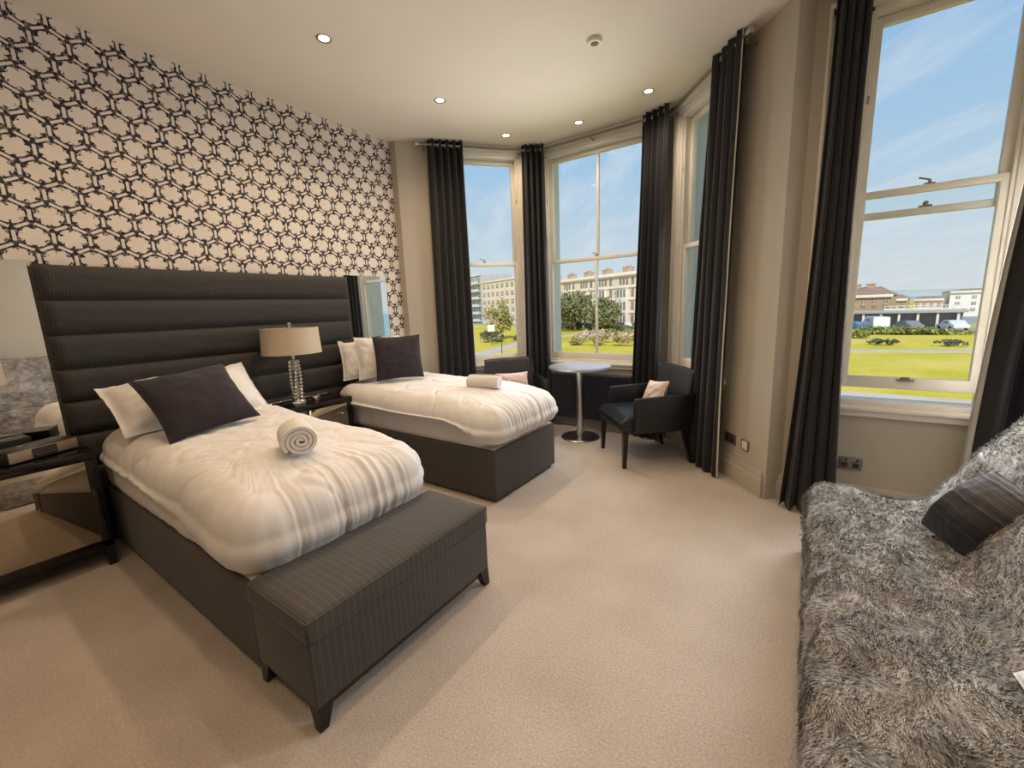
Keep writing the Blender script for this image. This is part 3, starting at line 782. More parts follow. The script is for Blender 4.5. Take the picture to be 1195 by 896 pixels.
# ------------------------------------------------------------------ armchairs
def make_chair(label, loc, rz):
    t = thing('armchair', label, 'armchair', loc, rz, 'black leather tub armchairs by the bay')
    # local: -y front, +y back
    w = .31
    bm = BM(); box2(bm, (-w, -.355, .335), (w, .27, .43), .02, 3); obj('seat_frame', bm, 'leather', t)
    P = []
    for i in range(25):
        row_ = []
        for j in range(29):
            u = -1 + i / 12; v = -1 + j / 14
            fr = sstep(-.7, -1, v)
            z = .492 + .018 * (1 - u * u) * (1 - v * v) - .05 * fr ** 2 - .008 * abs(u) ** 8 + .002 * nz(u * 4, v * 4)
            row_.append((w * .985 * u, -.045 + .32 * v - .0 * fr, z))
        P.append(row_)
    vs, fs = gridmesh(P); k = len(vs)
    per = [(i, 0) for i in range(25)] + [(24, j) for j in range(1, 29)] + [(i, 28) for i in range(23, -1, -1)] + [(0, j) for j in range(27, 0, -1)]
    for i, j in per: vs.append((P[i][j][0], P[i][j][1] + (.002 if j else -.004), .42))
    idx = [i * 29 + j for i, j in per]; n = len(per)
    for a in range(n): b = (a + 1) % n; fs.append((idx[a], k + a, k + b, idx[b]))
    obj('seat_cushion', (vs, fs), 'leather', t)
    # back: slightly raked, gently curved slab
    P = []
    for sgn in (-1, 1):
        for k_ in range(15):
            f = k_ / 14; z = .40 + .49 * f; row_ = []
            for i in range(21):
                u = -1 + i / 10; th = .034 * (1 - .3 * f)
                if k_ in (0, 14) or abs(u) > .99: th *= .6
                row_.append((.31 * u * (1 + .02 * f), .265 + .085 * f + sgn * th - .03 * u * u + .0, z - .012 * abs(u) ** 6 * f))
            P.append(row_)
    A = P[:15]; B = P[15:][::-1]
    vs, fs = gridmesh(A + B, closed_u=True); nv = 21
    for i in range(15 - 1):
        for c_ in (0, nv - 1):
            a, b, c2, d = i * nv + c_, (i + 1) * nv + c_, (29 - i - 1) * nv + c_, (29 - i) * nv + c_
            fs.append((a, b, c2, d))
    obj('backrest', (vs, fs), 'emboss', t)
    for sx in (-1, 1):
        bm = BM()
        pts = [(-.255, .335), (-.245, .655), (.20, .672), (.33, .68), (.285, .335)]
        x0, x1 = (w - .012, w + .045) if sx > 0 else (-w - .045, -w + .012)
        lo = [bm.verts.new((x0, y, z)) for y, z in pts]; hi = [bm.verts.new((x1, y, z)) for y, z in pts]
        bm.faces.new(lo); bm.faces.new(hi[::-1])
        for i in range(5): bm.faces.new((lo[i], hi[i], hi[(i + 1) % 5], lo[(i + 1) % 5]))
        bmesh.ops.recalc_face_normals(bm, faces=bm.faces)
        bmesh.ops.bevel(bm, geom=list(bm.edges), offset=.010, segments=3, profile=.5, affect='EDGES')
        obj('arm_panel', bm, 'leather', t)
    for sx in (-1, 1):
        obj('leg', taper(BM(), (sx * .285, -.315, .34), .048, (sx * .292, -.325, 0), .030), 'darkwood', t)
        obj('leg', taper(BM(), (sx * .285, .245, .34), .048, (sx * .292, .335, 0), .030), 'darkwood', t)
    return t
# chair 1 feet: FL(4.05,1.72) FR(3.55,1.28) RR(4.05,.78)
c1 = make_chair('black leather armchair with blush cushion in front of the right bay window', (4.045, 1.245, 0), R_(222))
c2 = dup(c1, (4.08, 2.79, 0), R_(-42), 'black leather armchair partly hidden behind the right bed')
pillow('cushion', 'small blush cushion on the armchair by the right bay window', 'cushion', .36, .27, .12, 'pink', (4.07, 1.20, .50), R_(222), R_(24), 31.0, roll=R_(-8), pin=.09)
pillow('cushion', 'small blush cushion on the armchair behind the right bed', 'cushion', .40, .24, .12, 'pink', (4.09, 2.83, .51), R_(-42), R_(22), 35.0, pin=.09)

# ------------------------------------------------------------------ round table
t = thing('pedestal_table', 'round brushed metal pedestal table in front of the radiator', 'table', (4.29, 2.06, 0))
obj('tabletop', lathe(BM(), [(0, .838), (.338, .838), (.345, .834), (.346, .815), (.340, .808), (0, .808)], 64), 'tabletop', t)
obj('column', lathe(BM(), [(0, .012), (.044, .012), (.044, .79), (.09, .80), (.09, .808), (0, .808)], 32), 'steel', t)
obj('base', lathe(BM(), [(0, .024), (.16, .024), (.212, .016), (.218, .008), (.216, 0), (0, 0)], 56), 'steel', t)

# ------------------------------------------------------------------ radiator
t = thing('radiator', 'dark ribbed panel radiator under the middle bay window', 'radiator', (4.715, 2.01, 0))
bm = BM(); y0, y1 = -.42, .74
P = []
N = 36 * 6
for k in range(2):
    row_ = []
    for i in range(N + 1):
        y = y0 + (y1 - y0) * i / N; ph = (i % 6) / 6.0
        d = .014 * (1 if .15 < ph < .62 else 0)
        row_.append((-.088 - d, y, .13 if k == 0 else .66))
    P.append(row_)
rp = obj('ribbed_panel', gridmesh(P), 'radiator', t)
bm = BM(); box2(bm, (-.088, y0, .12), (-.035, y1, .665), .006); obj('panel_body', bm, 'radiator', t)
bm = BM(); box2(bm, (-.108, y0 - .005, .66), (-.03, y1 + .005, .685), .006); obj('top_grille', bm, 'radiator', t)
for yy in (y0 + .12, y1 - .12):
    bm = BM(); box2(bm, (-.04, yy - .02, .3), (0, yy + .02, .6)); obj('wall_bracket', bm, 'radiator', t)
for yy in (y0 + .06, y1 - .06):
    bm = BM(); tube(bm, [(-.06, yy, .13), (-.06, yy, .0)], .009, 10); obj('pipe', bm, 'radiator', t)

# ------------------------------------------------------------------ curtains and poles
def curtain(label, top, bot, z0, z1, folds, amp_t, amp_b, seed, mid=None, lining=None, group=None, facing=1):
    """top/bot: plan polylines of the pleat centre line (points); pleats as a solid cloth"""
    n = folds * 14; K = 30
    def at(poly, f):
        L = [0]
        for a, b in zip(poly, poly[1:]): L.append(L[-1] + (Vector(b) - Vector(a)).length)
        s = f * L[-1]
        for i in range(len(poly) - 1):
            if s <= L[i + 1] + 1e-9:
                u = (s - L[i]) / max(1e-9, L[i + 1] - L[i]); a = Vector(poly[i]); b = Vector(poly[i + 1]); d = (b - a).normalized()
                return a + (b - a) * u, Vector((-d.y, d.x))
        a, b = Vector(poly[-2]), Vector(poly[-1]); d = (b - a).normalized(); return b, Vector((-d.y, d.x))
    t = thing('curtain', label, 'curtain', (0, 0, 0), 0, group)
    fa = lining[1] - .02 if lining and lining[0] == 0 else 0; fb = lining[0] + .02 if lining and lining[1] == 1 else 1
    def sheet(off, f0=0, f1=1, nn=n):
        P = []
        for k in range(K + 1):
            g = k / K; z = z1 + (z0 - z1) * g; row_ = []
            for i in range(nn + 1):
                f = f0 + (f1 - f0) * i / nn
                ff = min(1, max(0, f + .012 * nz(f * folds * 1.3, g * 1.5, seed)))
                pt, nt_ = at(top, ff); pb, nb = at(bot, ff)
                if mid:
                    pm, nm = at(mid, ff); gg = g
                    p = pt * (1 - gg) * (1 - 2 * gg) + pm * 4 * gg * (1 - gg) + pb * gg * (2 * gg - 1)
                else: p = pt.lerp(pb, g)
                nn_ = nt_.lerp(nb, g).normalized()
                amp = amp_t + (amp_b - amp_t) * g ** .7
                ph = 2 * PI * folds * ff + .7 * nz(ff * 4, g * 1.2, seed + 2)
                w = amp * (math.sin(ph) + .28 * math.sin(2 * ph + seed + g) + .35 * nz(ff * folds, g * 2.2, seed))
                q = p + nn_ * (w + off)
                row_.append((q.x, q.y, z + (.012 * nz(ff * 8, 3.3, seed) if k == K else 0)))
            P.append(row_)
        return P
    A = sheet(0, fa, fb); B = sheet(.006, fa, fb)
    vs, fs = gridmesh(A); v2, f2 = gridmesh(B); kk = len(vs)
    fs = [f[::-1] for f in fs] + [tuple(kk + x for x in f) for f in f2]
    nv = n + 1
    for k in range(K):
        for c_ in (0, n): a, b = k * nv + c_, (k + 1) * nv + c_; fs.append((a, b, kk + b, kk + a))
    for i in range(n):
        for k in (0, K): a, b = k * nv + i, k * nv + i + 1; fs.append((a, b, kk + b, kk + a))
    o = obj('cloth', (vs + v2, fs), 'curtain', t)
    # metal eyelet rings where the pole passes through the pleats
    for i in range(folds):
        f = (i + .5) / folds; p, nn_ = at(top, f); d = Vector((nn_.y, -nn_.x))
        bm = BM(); ring = []
        for a in range(18):
            an = 2 * PI * a / 18; c = (math.cos(an), math.sin(an)); ring.append((p.x + nn_.x * .024 * c[0], p.y + nn_.y * .024 * c[0], z1 - .055 + .024 * c[1]))
        tube(bm, ring + ring[:1], .004, 6, cap=False); obj('eyelet_ring', bm, 'steel', t)
    if lining:
        f0, f1, off = lining
        P1_ = sheet(off, f0, f1, 30); P2_ = sheet(off + math.copysign(.003, off), f0, f1, 30)
        vs, fs = gridmesh(P1_); v2, f2 = gridmesh(P2_); kk = len(vs); nv = 31
        fs = fs + [tuple(kk + x for x in f[::-1]) for f in f2]
        for k in range(K):
            for c_ in (0, 30): a, b = k * nv + c_, (k + 1) * nv + c_; fs.append((a, b, kk + b, kk + a))
        obj('lining', (vs, fs) if False else (vs + v2, fs), 'lining', t)
    return t
ZR = 3.325
GC = 'black eyelet curtains'
def inn(A, B, s, d): return local(A, B, s, -d)
curtain('black curtain left of the left bay window, next to the wallpaper', [inn(P0, P1, .34, .10), inn(P0, P1, .74, .10)], [inn(P0, P1, .30, .11), inn(P0, P1, .76, .11)], .02, 3.37 - .005, 5, .036, .04, 1.0, group=GC)
curtain('black curtain between the left and the middle bay windows', [inn(P0, P1, 1.43, .11), (4.60, 2.74), (4.63, 2.66)], [inn(P0, P1, 1.40, .13), (4.56, 2.76), (4.61, 2.60)], .02, 3.365, 4, .032, .035, 2.0, group=GC)
curtain('black curtain between the middle and the right bay windows', [(4.63, 1.50), (4.60, 1.34), (4.53, 1.22)], [(4.60, 1.58), (4.58, 1.38), (4.52, 1.26)], .02, 3.365, 4, .03, .038, 3.0, group=GC)
curtain('black curtain at the right end of the bay, above the wall sockets', [inn(P2, P3, .84, .12), inn(P2, P3, 1.23, .12)], [inn(P2, P3, .68, .13), inn(P2, P3, 1.17, .12)], .015, 3.365, 4, .04, .045, 4.0, group=GC, lining=(.97, 1.0, .004))
curtain('black curtain on the left of the right-hand window, flaring at its hem', [(3.45, -.02), (3.45, -.19)], [(3.44, .07), (3.41, -.25)], .012, 3.365, 4, .028, .05, 5.0, mid=[(3.45, .0), (3.44, -.20)], group=GC)
curtain('black curtain with cream lining at the right edge of the photo', [(3.45, -.97), (3.45, -1.36)], [(3.42, -.80), (3.40, -1.36)], .02, 3.365, 4, .035, .05, 6.0, mid=[(3.44, -.86), (3.43, -1.36)], group=GC, lining=(0.0, .09, .004))
t = thing('curtain_pole', 'dark metal curtain pole running around the bay under the ceiling', 'curtain pole')
path = [inn(P0, P1, .26, .10), inn(P0, P1, 1.56, .10), (4.64, 2.72), (4.64, 1.28), inn(P2, P3, .08, .10), inn(P2, P3, 1.26, .12)]
bm = BM(); tube(bm, [(x, y, ZR - .01) for x, y in path], .014, 12); obj('rod', bm, 'pewter', t)
for p, d in ((path[0], -1), (path[-1], 1)):
    A_, B_ = (P0, P1) if d < 0 else (P2, P3); dv = (Vector(B_) - Vector(A_)).normalized() * d
    bm = BM(); q = Vector((p[0], p[1], ZR - .01)); e = q + Vector((dv.x, dv.y, 0)) * .05
    tube(bm, [q, q.lerp(e, .3), q.lerp(e, .32), e], [.014, .014, .022, .022], 14); obj('finial', bm, 'steel', t)
for A_, B_, s in ((P0, P1, .30), (P1, P2, .75), (P2, P3, 1.20)):
    p0 = local(A_, B_, s, 0); p1 = inn(A_, B_, s, .10)
    bm = BM(); tube(bm, [(p0[0], p0[1], ZR - .035), (p1[0], p1[1], ZR - .035), (p1[0], p1[1], ZR - .014)], .007, 8); obj('bracket', bm, 'pewter', t)
t = thing('curtain_pole', 'dark metal curtain pole above the right-hand window', 'curtain pole')
bm = BM(); tube(bm, [(3.45, .03, ZR - .01), (3.45, -1.4, ZR - .01)], .014, 12); obj('rod', bm, 'pewter', t)
bm = BM(); tube(bm, [(3.6, -.45, ZR - .035), (3.45, -.45, ZR - .035), (3.45, -.45, ZR - .02)], .007, 8); obj('bracket', bm, 'pewter', t)
bm = BM(); sphere(bm, (3.45, .045, ZR - .01), .022); obj('finial', bm, 'steel', t)

# ------------------------------------------------------------------ sockets
def socket(x, y, z, rz, w, label, holes, white=False):
    t = thing('wall_socket', label, 'socket', (x, y, z), rz, None)
    bm = BM(); box2(bm, (-w / 2, -.010, -.043), (w / 2, 0, .043), .003); pl = obj('face_plate', bm, 'socket', t)
    if white: bm = BM(); box2(bm, (-w * .30, -.016, -.034), (w * .40, -.009, .036), .003); obj('insert', bm, 'whiteplastic', t)
    for k in range(holes):
        cx = (k - (holes - 1) / 2) * .062
        bm = BM(); box(bm, (cx, -.011, -.008), (.034, .004, .034), .002); box(bm, (cx + .006, -.013, .028), (.016, .006, .014), .002); obj('outlet', bm, 'whiteplastic' if white else 'blackbox', t)
a3 = math.atan2(P3[1] - P2[1], P3[0] - P2[0])
p = local(P2, P3, 1.15, 0); socket(p[0], p[1], .345, a3, .15, 'double metal wall socket low beside the bay curtain', 2)
p = local(P2, P3, 1.345, 0); socket(p[0], p[1], .345, a3, .09, 'single wall socket with white insert near the wall corner', 1, True)
socket(XR, -.32, .35, -PI / 2, .13, 'dark metal wall socket under the right-hand window', 2)

# ------------------------------------------------------------------ sofa with faux fur throw
SX0, SX1 = .15, 2.84
sf = thing('sofa', 'sofa at the right, almost wholly covered by a grey fur throw', 'sofa', (1.5, -.65, 0))
bm = BM(); box2(bm, (SX0 - 1.5, -.46, .07), (SX1 - 1.5 - .03, .50, .38), .03, 3); obj('seat', bm, 'sofa', sf)
bm = BM(); box(bm, (-.02, -.28, .55), (SX1 - SX0 - .08, .16, .82), .05, 4, (R_(27), 0, 0)); obj('backrest', bm, 'sofa', sf)
for sx in (SX0 - 1.42, SX1 - 1.6):
    for sy in (-.5, .48): obj('leg', taper(BM(), (sx, sy, .09), .06, (sx, sy, 0), .04), 'darkwood', sf)
# throw surface: profile in the y-z plane from floor-front over the seat and up the back
prof = [(-.10, .06), (-.095, .16), (-.09, .28), (-.092, .36), (-.105, .415), (-.14, .446), (-.20, .456), (-.28, .452), (-.36, .448), (-.44, .448), (-.52, .458), (-.585, .495), (-.64, .58), (-.70, .69), (-.77, .81), (-.84, .92), (-.90, 1.00), (-.97, 1.045), (-1.05, 1.04), (-1.11, .97), (-1.14, .82), (-1.15, .6)]
def prof_at(f):
    s = f * (len(prof) - 1); i = min(len(prof) - 2, int(s)); u = s - i
    p = [prof[max(0, min(len(prof) - 1, i + d))] for d in (-1, 0, 1, 2)]
    def cr(a, b, c, d): return .5 * ((2 * b) + (-a + c) * u + (2 * a - 5 * b + 4 * c - d) * u * u + (-a + 3 * b - 3 * c + d) * u ** 3)
    return cr(*[q[0] for q in p]), cr(*[q[1] for q in p])
def fur_h(x, y, z):
    a = nz(x * 3.2, y * 3.0, z * 2.0); b = nz(x * 9 + y * 4, y * 13, z * 9); c = nz(x * 26 + y * 9, y * 36, z * 26)
    return .012 * a + .013 * b + .006 * c
NX, NY = 190, 150
P = []
for i in range(NX + 1):
    x = SX0 + (SX1 + .02 - SX0) * i / NX; row_ = []
    for j in range(NY + 1):
        f = j / NY; y, z = prof_at(f)
        y0, z0 = prof_at(max(0, f - .01)); y1, z1 = prof_at(min(1, f + .01)); ty, tz = y1 - y0, z1 - z0; L = math.hypot(ty, tz); ny_, nz_ = tz / L, -ty / L
        h = fur_h(x, y, z) + .015
        # far end: the throw rounds down over the sofa end, backrest slopes away from the seat
        ef = (x - (SX1 - .10)) / .12
        drop = 0
        if ef > 0: drop = .12 * (1 - math.sqrt(max(0, 1 - min(1, ef) ** 2)))
        wv = .02 * nz(x * 1.7, f * 4, 3) + .012 * nz(x * 4, f * 7, 8)
        xx = x + .02 * nz(f * 5, 2.2) * (i / NX)
        row_.append((xx, y + ny_ * (h + wv * .6), max(.03, z + nz_ * (h + wv) - drop * min(1, z / .4))))
    P.append(row_)
# hanging end flap
end = []
for j in range(NY + 1): end.append(P[NX][j])
for k in range(1, 9):
    P.append([(p[0] + .012 * math.sin(k / 8 * PI) + .006 * nz(p[1] * 9, k * .5), p[1], max(.04, p[2] - (p[2] - .05) * k / 8)) for p in end])
def fur_mat(name, lo, mid_, hi):
    m, nt, b = new_mat(name)
    f1 = V(nt, noise_node(nt, coord(nt, scale=(1.0, 1.6, 1.2)), 5.5, 5, .62)); f2 = V(nt, noise_node(nt, coord(nt, scale=(1, 2.2, 1)), 24, 4, .6))
    f = (f1 * .55 + f2 * .55 - .05).clamp()
    nt.links.new(ramp(nt, f.s, [(0.32, lo), (0.5, mid_), (0.68, hi)]), b.inputs['Base Color'])
    b.inputs['Roughness'].default_value = 0.8; b.inputs['Sheen Weight'].default_value = .2; b.inputs['Specular IOR Level'].default_value = .2
    bump(nt, b, noise_node(nt, coord(nt, scale=(1, 2.5, 1)), 60, 4, .7), .6, .02)
    return m
M['fur'] = fur_mat('grey_fur', (.11, .104, .096), (.37, .353, .33), (.66, .63, .59))
vs, fs = gridmesh(P)
th = thing('fur_throw', 'long-haired grey faux fur throw spread over the sofa at right', 'throw')
obj('fur_backing', (vs, fs), 'fur', th)
# the pile itself: tens of thousands of fine tapered hairs, uncountable
rng = np.random.default_rng(5)
G = np.array(P[:NX + 1]); nh = 95000
fi = rng.random(nh) * (NX - .01); fj = (rng.random(nh) * .86 + .0) * (NY - .01)
i0 = fi.astype(int); j0 = fj.astype(int); u = (fi - i0)[:, None]; v = (fj - j0)[:, None]
base = G[i0, j0] * (1 - u) * (1 - v) + G[i0 + 1, j0] * u * (1 - v) + G[i0, j0 + 1] * (1 - u) * v + G[i0 + 1, j0 + 1] * u * v
tu = G[i0 + 1, j0] - G[i0, j0]; tv = G[i0, j0 + 1] - G[i0, j0]
nrm = np.cross(tu, tv); nrm /= np.linalg.norm(nrm, axis=1)[:, None] + 1e-9
if nrm[(j0 > 40) & (j0 < 60), 2].mean() < 0: nrm = -nrm
tu /= np.linalg.norm(tu, axis=1)[:, None] + 1e-9; tv /= np.linalg.norm(tv, axis=1)[:, None] + 1e-9
cl = np.array([noise.noise(Vector((p[0] * 7, p[1] * 9, p[2] * 9))) for p in base[:, :].tolist()])
cl2 = np.array([noise.noise(Vector((p[0] * 16 + 9, p[1] * 16, p[2] * 16))) for p in base.tolist()])
ang = cl * 1.5 + cl2 * .8 + rng.normal(0, .25, nh) + 2.7
dirv = (np.cos(ang)[:, None] * tu + np.sin(ang)[:, None] * -tv) * .85 + nrm * (.42 + .22 * rng.random(nh))[:, None]
dirv /= np.linalg.norm(dirv, axis=1)[:, None]
ln = (.018 + .018 * rng.random(nh))[:, None]
side = np.cross(dirv, nrm); side /= np.linalg.norm(side, axis=1)[:, None] + 1e-9
wd = (.0011 + .0008 * rng.random(nh))[:, None]
base = base - nrm * .004
midp = base + dirv * ln * .55 + nrm * ln * .10; tip = base + dirv * ln - nrm * ln * .06
VV = np.empty((nh, 5, 3)); VV[:, 0] = base - side * wd; VV[:, 1] = base + side * wd; VV[:, 2] = midp + side * wd * .8; VV[:, 3] = midp - side * wd * .8; VV[:, 4] = tip
FF = []
for k in range(nh):
    b = 5 * k; FF.append((b, b + 1, b + 2, b + 3)); FF.append((b + 3, b + 2, b + 4))
fo = obj('fur_pile', (VV.reshape(-1, 3).tolist(), FF), 'fur', th); fo['kind'] = 'stuff'
def striped_cushion_mat():
    m, nt, b = new_mat('striped_cushion')
    t = nt.nodes.new('ShaderNodeTexCoord'); sp = nt.nodes.new('ShaderNodeSeparateXYZ'); nt.links.new(t.outputs['Object'], sp.inputs[0])
    x = V(nt, sp.outputs[0]); z = V(nt, sp.outputs[2])
    wob = V(nt, noise_node(nt, coord(nt, scale=(2, 2, 2)), 4, 2))
    q = z + wob * .03
    s = V(nt, noise_node(nt, None, 1, 3))
    cx = nt.nodes.new('ShaderNodeCombineXYZ'); nt.links.new((q * 55.0).s, cx.inputs[0])
    s = V(nt, noise_node(nt, cx.outputs[0], 1.0, 4, .75))
    grad = ((q - .12) * 6.5).clamp()
    f = (s * 1.7 - .72 + grad * .42).clamp()
    nt.links.new(ramp(nt, f.s, [(0.1, (.010, .009, .011)), (0.4, (.035, .032, .036)), (.62, (.12, .11, .115)), (.85, (.36, .345, .33))]), b.inputs['Base Color'])
    b.inputs['Roughness'].default_value = .7; bump(nt, b, s.s, .4, .006)
    return m
M['striped'] = striped_cushion_mat()
pillow('cushion', 'black cushion with fine grey pleated stripes on the fur-covered sofa', 'cushion', .275, .34, .27, 'striped', (2.29, -.535, .475), R_(214), R_(36), 41.0, roll=R_(14), pin=.05)
pillow('cushion', 'pale cushion corner at the right edge of the photo', 'cushion', .30, .28, .12, 'linen', (1.372, -.515, .50), R_(180), R_(58), 44.0, pin=.05)

# ------------------------------------------------------------------ outdoors
GZ = -4.0
def blob(bm, c, r, seed, sub=3, amp=.35, sq=(1, 1, 1)):
    t = BM(); bmesh.ops.create_icosphere(t, subdivisions=sub, radius=1)
    for v in t.verts:
        d = v.co.normalized(); k = 1 + amp * noise.noise(d * 1.7 + Vector((seed, 0, 0))) + amp * .6 * noise.noise(d * 4.5 + Vector((seed, 3, 0)))
        v.co = Vector((d.x * k * r * sq[0], d.y * k * r * sq[1], d.z * k * r * sq[2]))
    merge(bm, t, Matrix.Translation(c))
def leaves(c, r, n, size, seed, sq=(1, 1, 1)):
    """crown built of many small leaf faces in clumps"""
    g = np.random.default_rng(seed); nc = max(8, n // 70)
    d = g.normal(size=(nc, 3)); d /= np.linalg.norm(d, axis=1)[:, None]; cc = d * (g.random((nc, 1)) ** .45)
    k = g.integers(0, nc, n); p = cc[k] + g.normal(0, .17, (n, 3)); p = p * r * np.array(sq) + np.array(c)
    a = g.normal(size=(n, 3)); a /= np.linalg.norm(a, axis=1)[:, None]; b = np.cross(a, g.normal(size=(n, 3))); b /= np.linalg.norm(b, axis=1)[:, None] + 1e-9
    s = size * (.6 + .8 * g.random((n, 1)))
    Q = np.stack([p - a * s, p - b * s * .6, p + a * s, p + b * s * .6], 1).reshape(-1, 3)
    return Q.tolist(), [(4 * i, 4 * i + 1, 4 * i + 2, 4 * i + 3) for i in range(n)]
def lawn_mat():
    m, nt, b = new_mat('lawn_grass'); co = coord(nt)
    f = (V(nt, noise_node(nt, co, .09, 5, .6)) * .7 + V(nt, noise_node(nt, co, 1.4, 4, .7)) * .3)
    nt.links.new(ramp(nt, f.s, [(.35, (.46, .42, .03)), (.5, (.65, .53, .06)), (.66, (.80, .61, .16))]), b.inputs['Base Color'])
    b.inputs['Roughness'].default_value = .95; b.inputs['Specular IOR Level'].default_value = .1
    return m
M['lawn'] = lawn_mat()
M['sea'] = plain('sea_water', (.16, .44, .48), .25, var=.1, nscale=.02)
M['path'] = plain('pale_path', (.62, .53, .44), .9, var=.08, nscale=.6)
M['road'] = plain('road_asphalt', (.34, .34, .36), .9, var=.06, nscale=.3)
M['cream'] = plain('cream_stucco', (.82, .66, .55), .85, var=.05, nscale=.3)
M['cream2'] = plain('pale_cornice', (.84, .74, .64), .8, var=.04, nscale=.5)
M['pane'] = plain('dark_window_pane', (.25, .24, .235), .15, var=.3, nscale=.6)
M['slate'] = plain('slate_roof', (.20, .19, .20), .7, var=.15, nscale=1)
M['chimney'] = plain('chimney_brick', (.50, .36, .27), .9, var=.15, nscale=2)
M['flats'] = plain('flats_cladding', (.50, .50, .50), .7, var=.06, nscale=.3)
M['flatswhite'] = plain('flats_white', (.78, .76, .73), .7, var=.03)
M['pubbrick'] = plain('tan_brick', (.50, .335, .195), .9, var=.1, nscale=1)
M['pubroof'] = plain('clay_tile', (.36, .235, .165), .85, var=.12, nscale=1)
M['white'] = plain('white_render', (.84, .81, .76), .8, var=.03)
M['grey_band'] = plain('grey_fascia', (.42, .40, .38), .7, var=.06)
M['hill'] = plain('distant_land', (.42, .45, .44), 1, var=.12, nscale=.01)
M['leaf'] = plain('tree_leaves', (.25, .25, .115), .8, var=.35, nscale=.8)
M['leaf2'] = plain('pale_leaves', (.42, .37, .14), .8, var=.35, nscale=.8)
M['shrub'] = plain('dark_shrub', (.19, .19, .11), .85, var=.3, nscale=1)
M['shrub2'] = plain('bright_shrub', (.30, .33, .10), .85, var=.3, nscale=1)
M['blossom'] = plain('pale_blossom', (.66, .52, .42), .8, var=.3, nscale=1.3)
M['bark'] = plain('bark', (.14, .10, .07), .9, var=.2)
M['carblue'] = plain('blue_car_paint', (.05, .16, .42), .3, var=.03, coat=.4)
M['cargrey'] = plain('grey_car_paint', (.25, .25, .26), .3, var=.05, coat=.4)
M['carwhite'] = plain('white_car_paint', (.80, .80, .80), .3, var=.03, coat=.4)
M['tyre'] = plain('tyre_rubber', (.03, .03, .03), .8, var=.1)
bm = BM(); prism(bm, [(5.3, -60), (420, -60), (900, 600), (-400, 600), (-400, 8), (3.0, 8), (5.2, 3.2), (5.2, .8)], GZ - 1, GZ); struct(obj('ground', bm, 'lawn'))
bm = BM(); prism(bm, [(-3000, -5000), (5000, -5000), (5000, -60.02), (-3000, -60.02)], GZ - 2.2, GZ - 1.2); struct(obj('sea', bm, 'sea'))
def strip(name, pts, w, z, mat):
    bm = BM(); L_, R2 = [], []
    for i, p in enumerate(pts):
        a = Vector(pts[max(0, i - 1)]); b = Vector(pts[min(len(pts) - 1, i + 1)]); d = (b - a).normalized(); n_ = Vector((-d.y, d.x)) * w / 2
        for lst, s in ((L_, 1), (R2, -1)): lst.append([(p[0] + s * n_.x, p[1] + s * n_.y, zz) for zz in (z, z - .3)])
    rings = [[bm.verts.new(q) for q in (L_[i][0], R2[i][0], R2[i][1], L_[i][1])] for i in range(len(pts))]
    for A, B in zip(rings, rings[1:]):
        for k in range(4): bm.faces.new((A[k], A[(k + 1) % 4], B[(k + 1) % 4], B[k]))
    bm.faces.new(rings[0]); bm.faces.new(rings[-1][::-1])
    return struct(obj(name, bm, mat))
strip('path_lawn', [(60, -30), (56, -16), (54.5, -8), (53, -2), (49, 6), (42, 20), (38, 32), (46, 44), (62, 60)], 2.4, GZ + .03, 'path')
strip('path_square', [(38, 32), (34, 26), (31, 18), (30, 4), (29.5, -4), (29, -14), (27, -30)], 2.0, GZ + .035, 'path')
strip('path_garden', [(34, 32.5), (40, 32.8), (47, 34.5), (54, 36.5), (64, 37.5), (76, 36), (88, 31)], 2.6, GZ + .032, 'path')
strip('road_pub', [(86, -60), (87, -10), (92, 14), (101, 40), (112, 70), (150, 160)], 9, GZ + .03, 'road')
strip('road_slope', [(88, -12), (110, -21), (150, -34), (300, -70)], 10, GZ + .04, 'road')

def facing(px, py): return math.atan2(py, px)
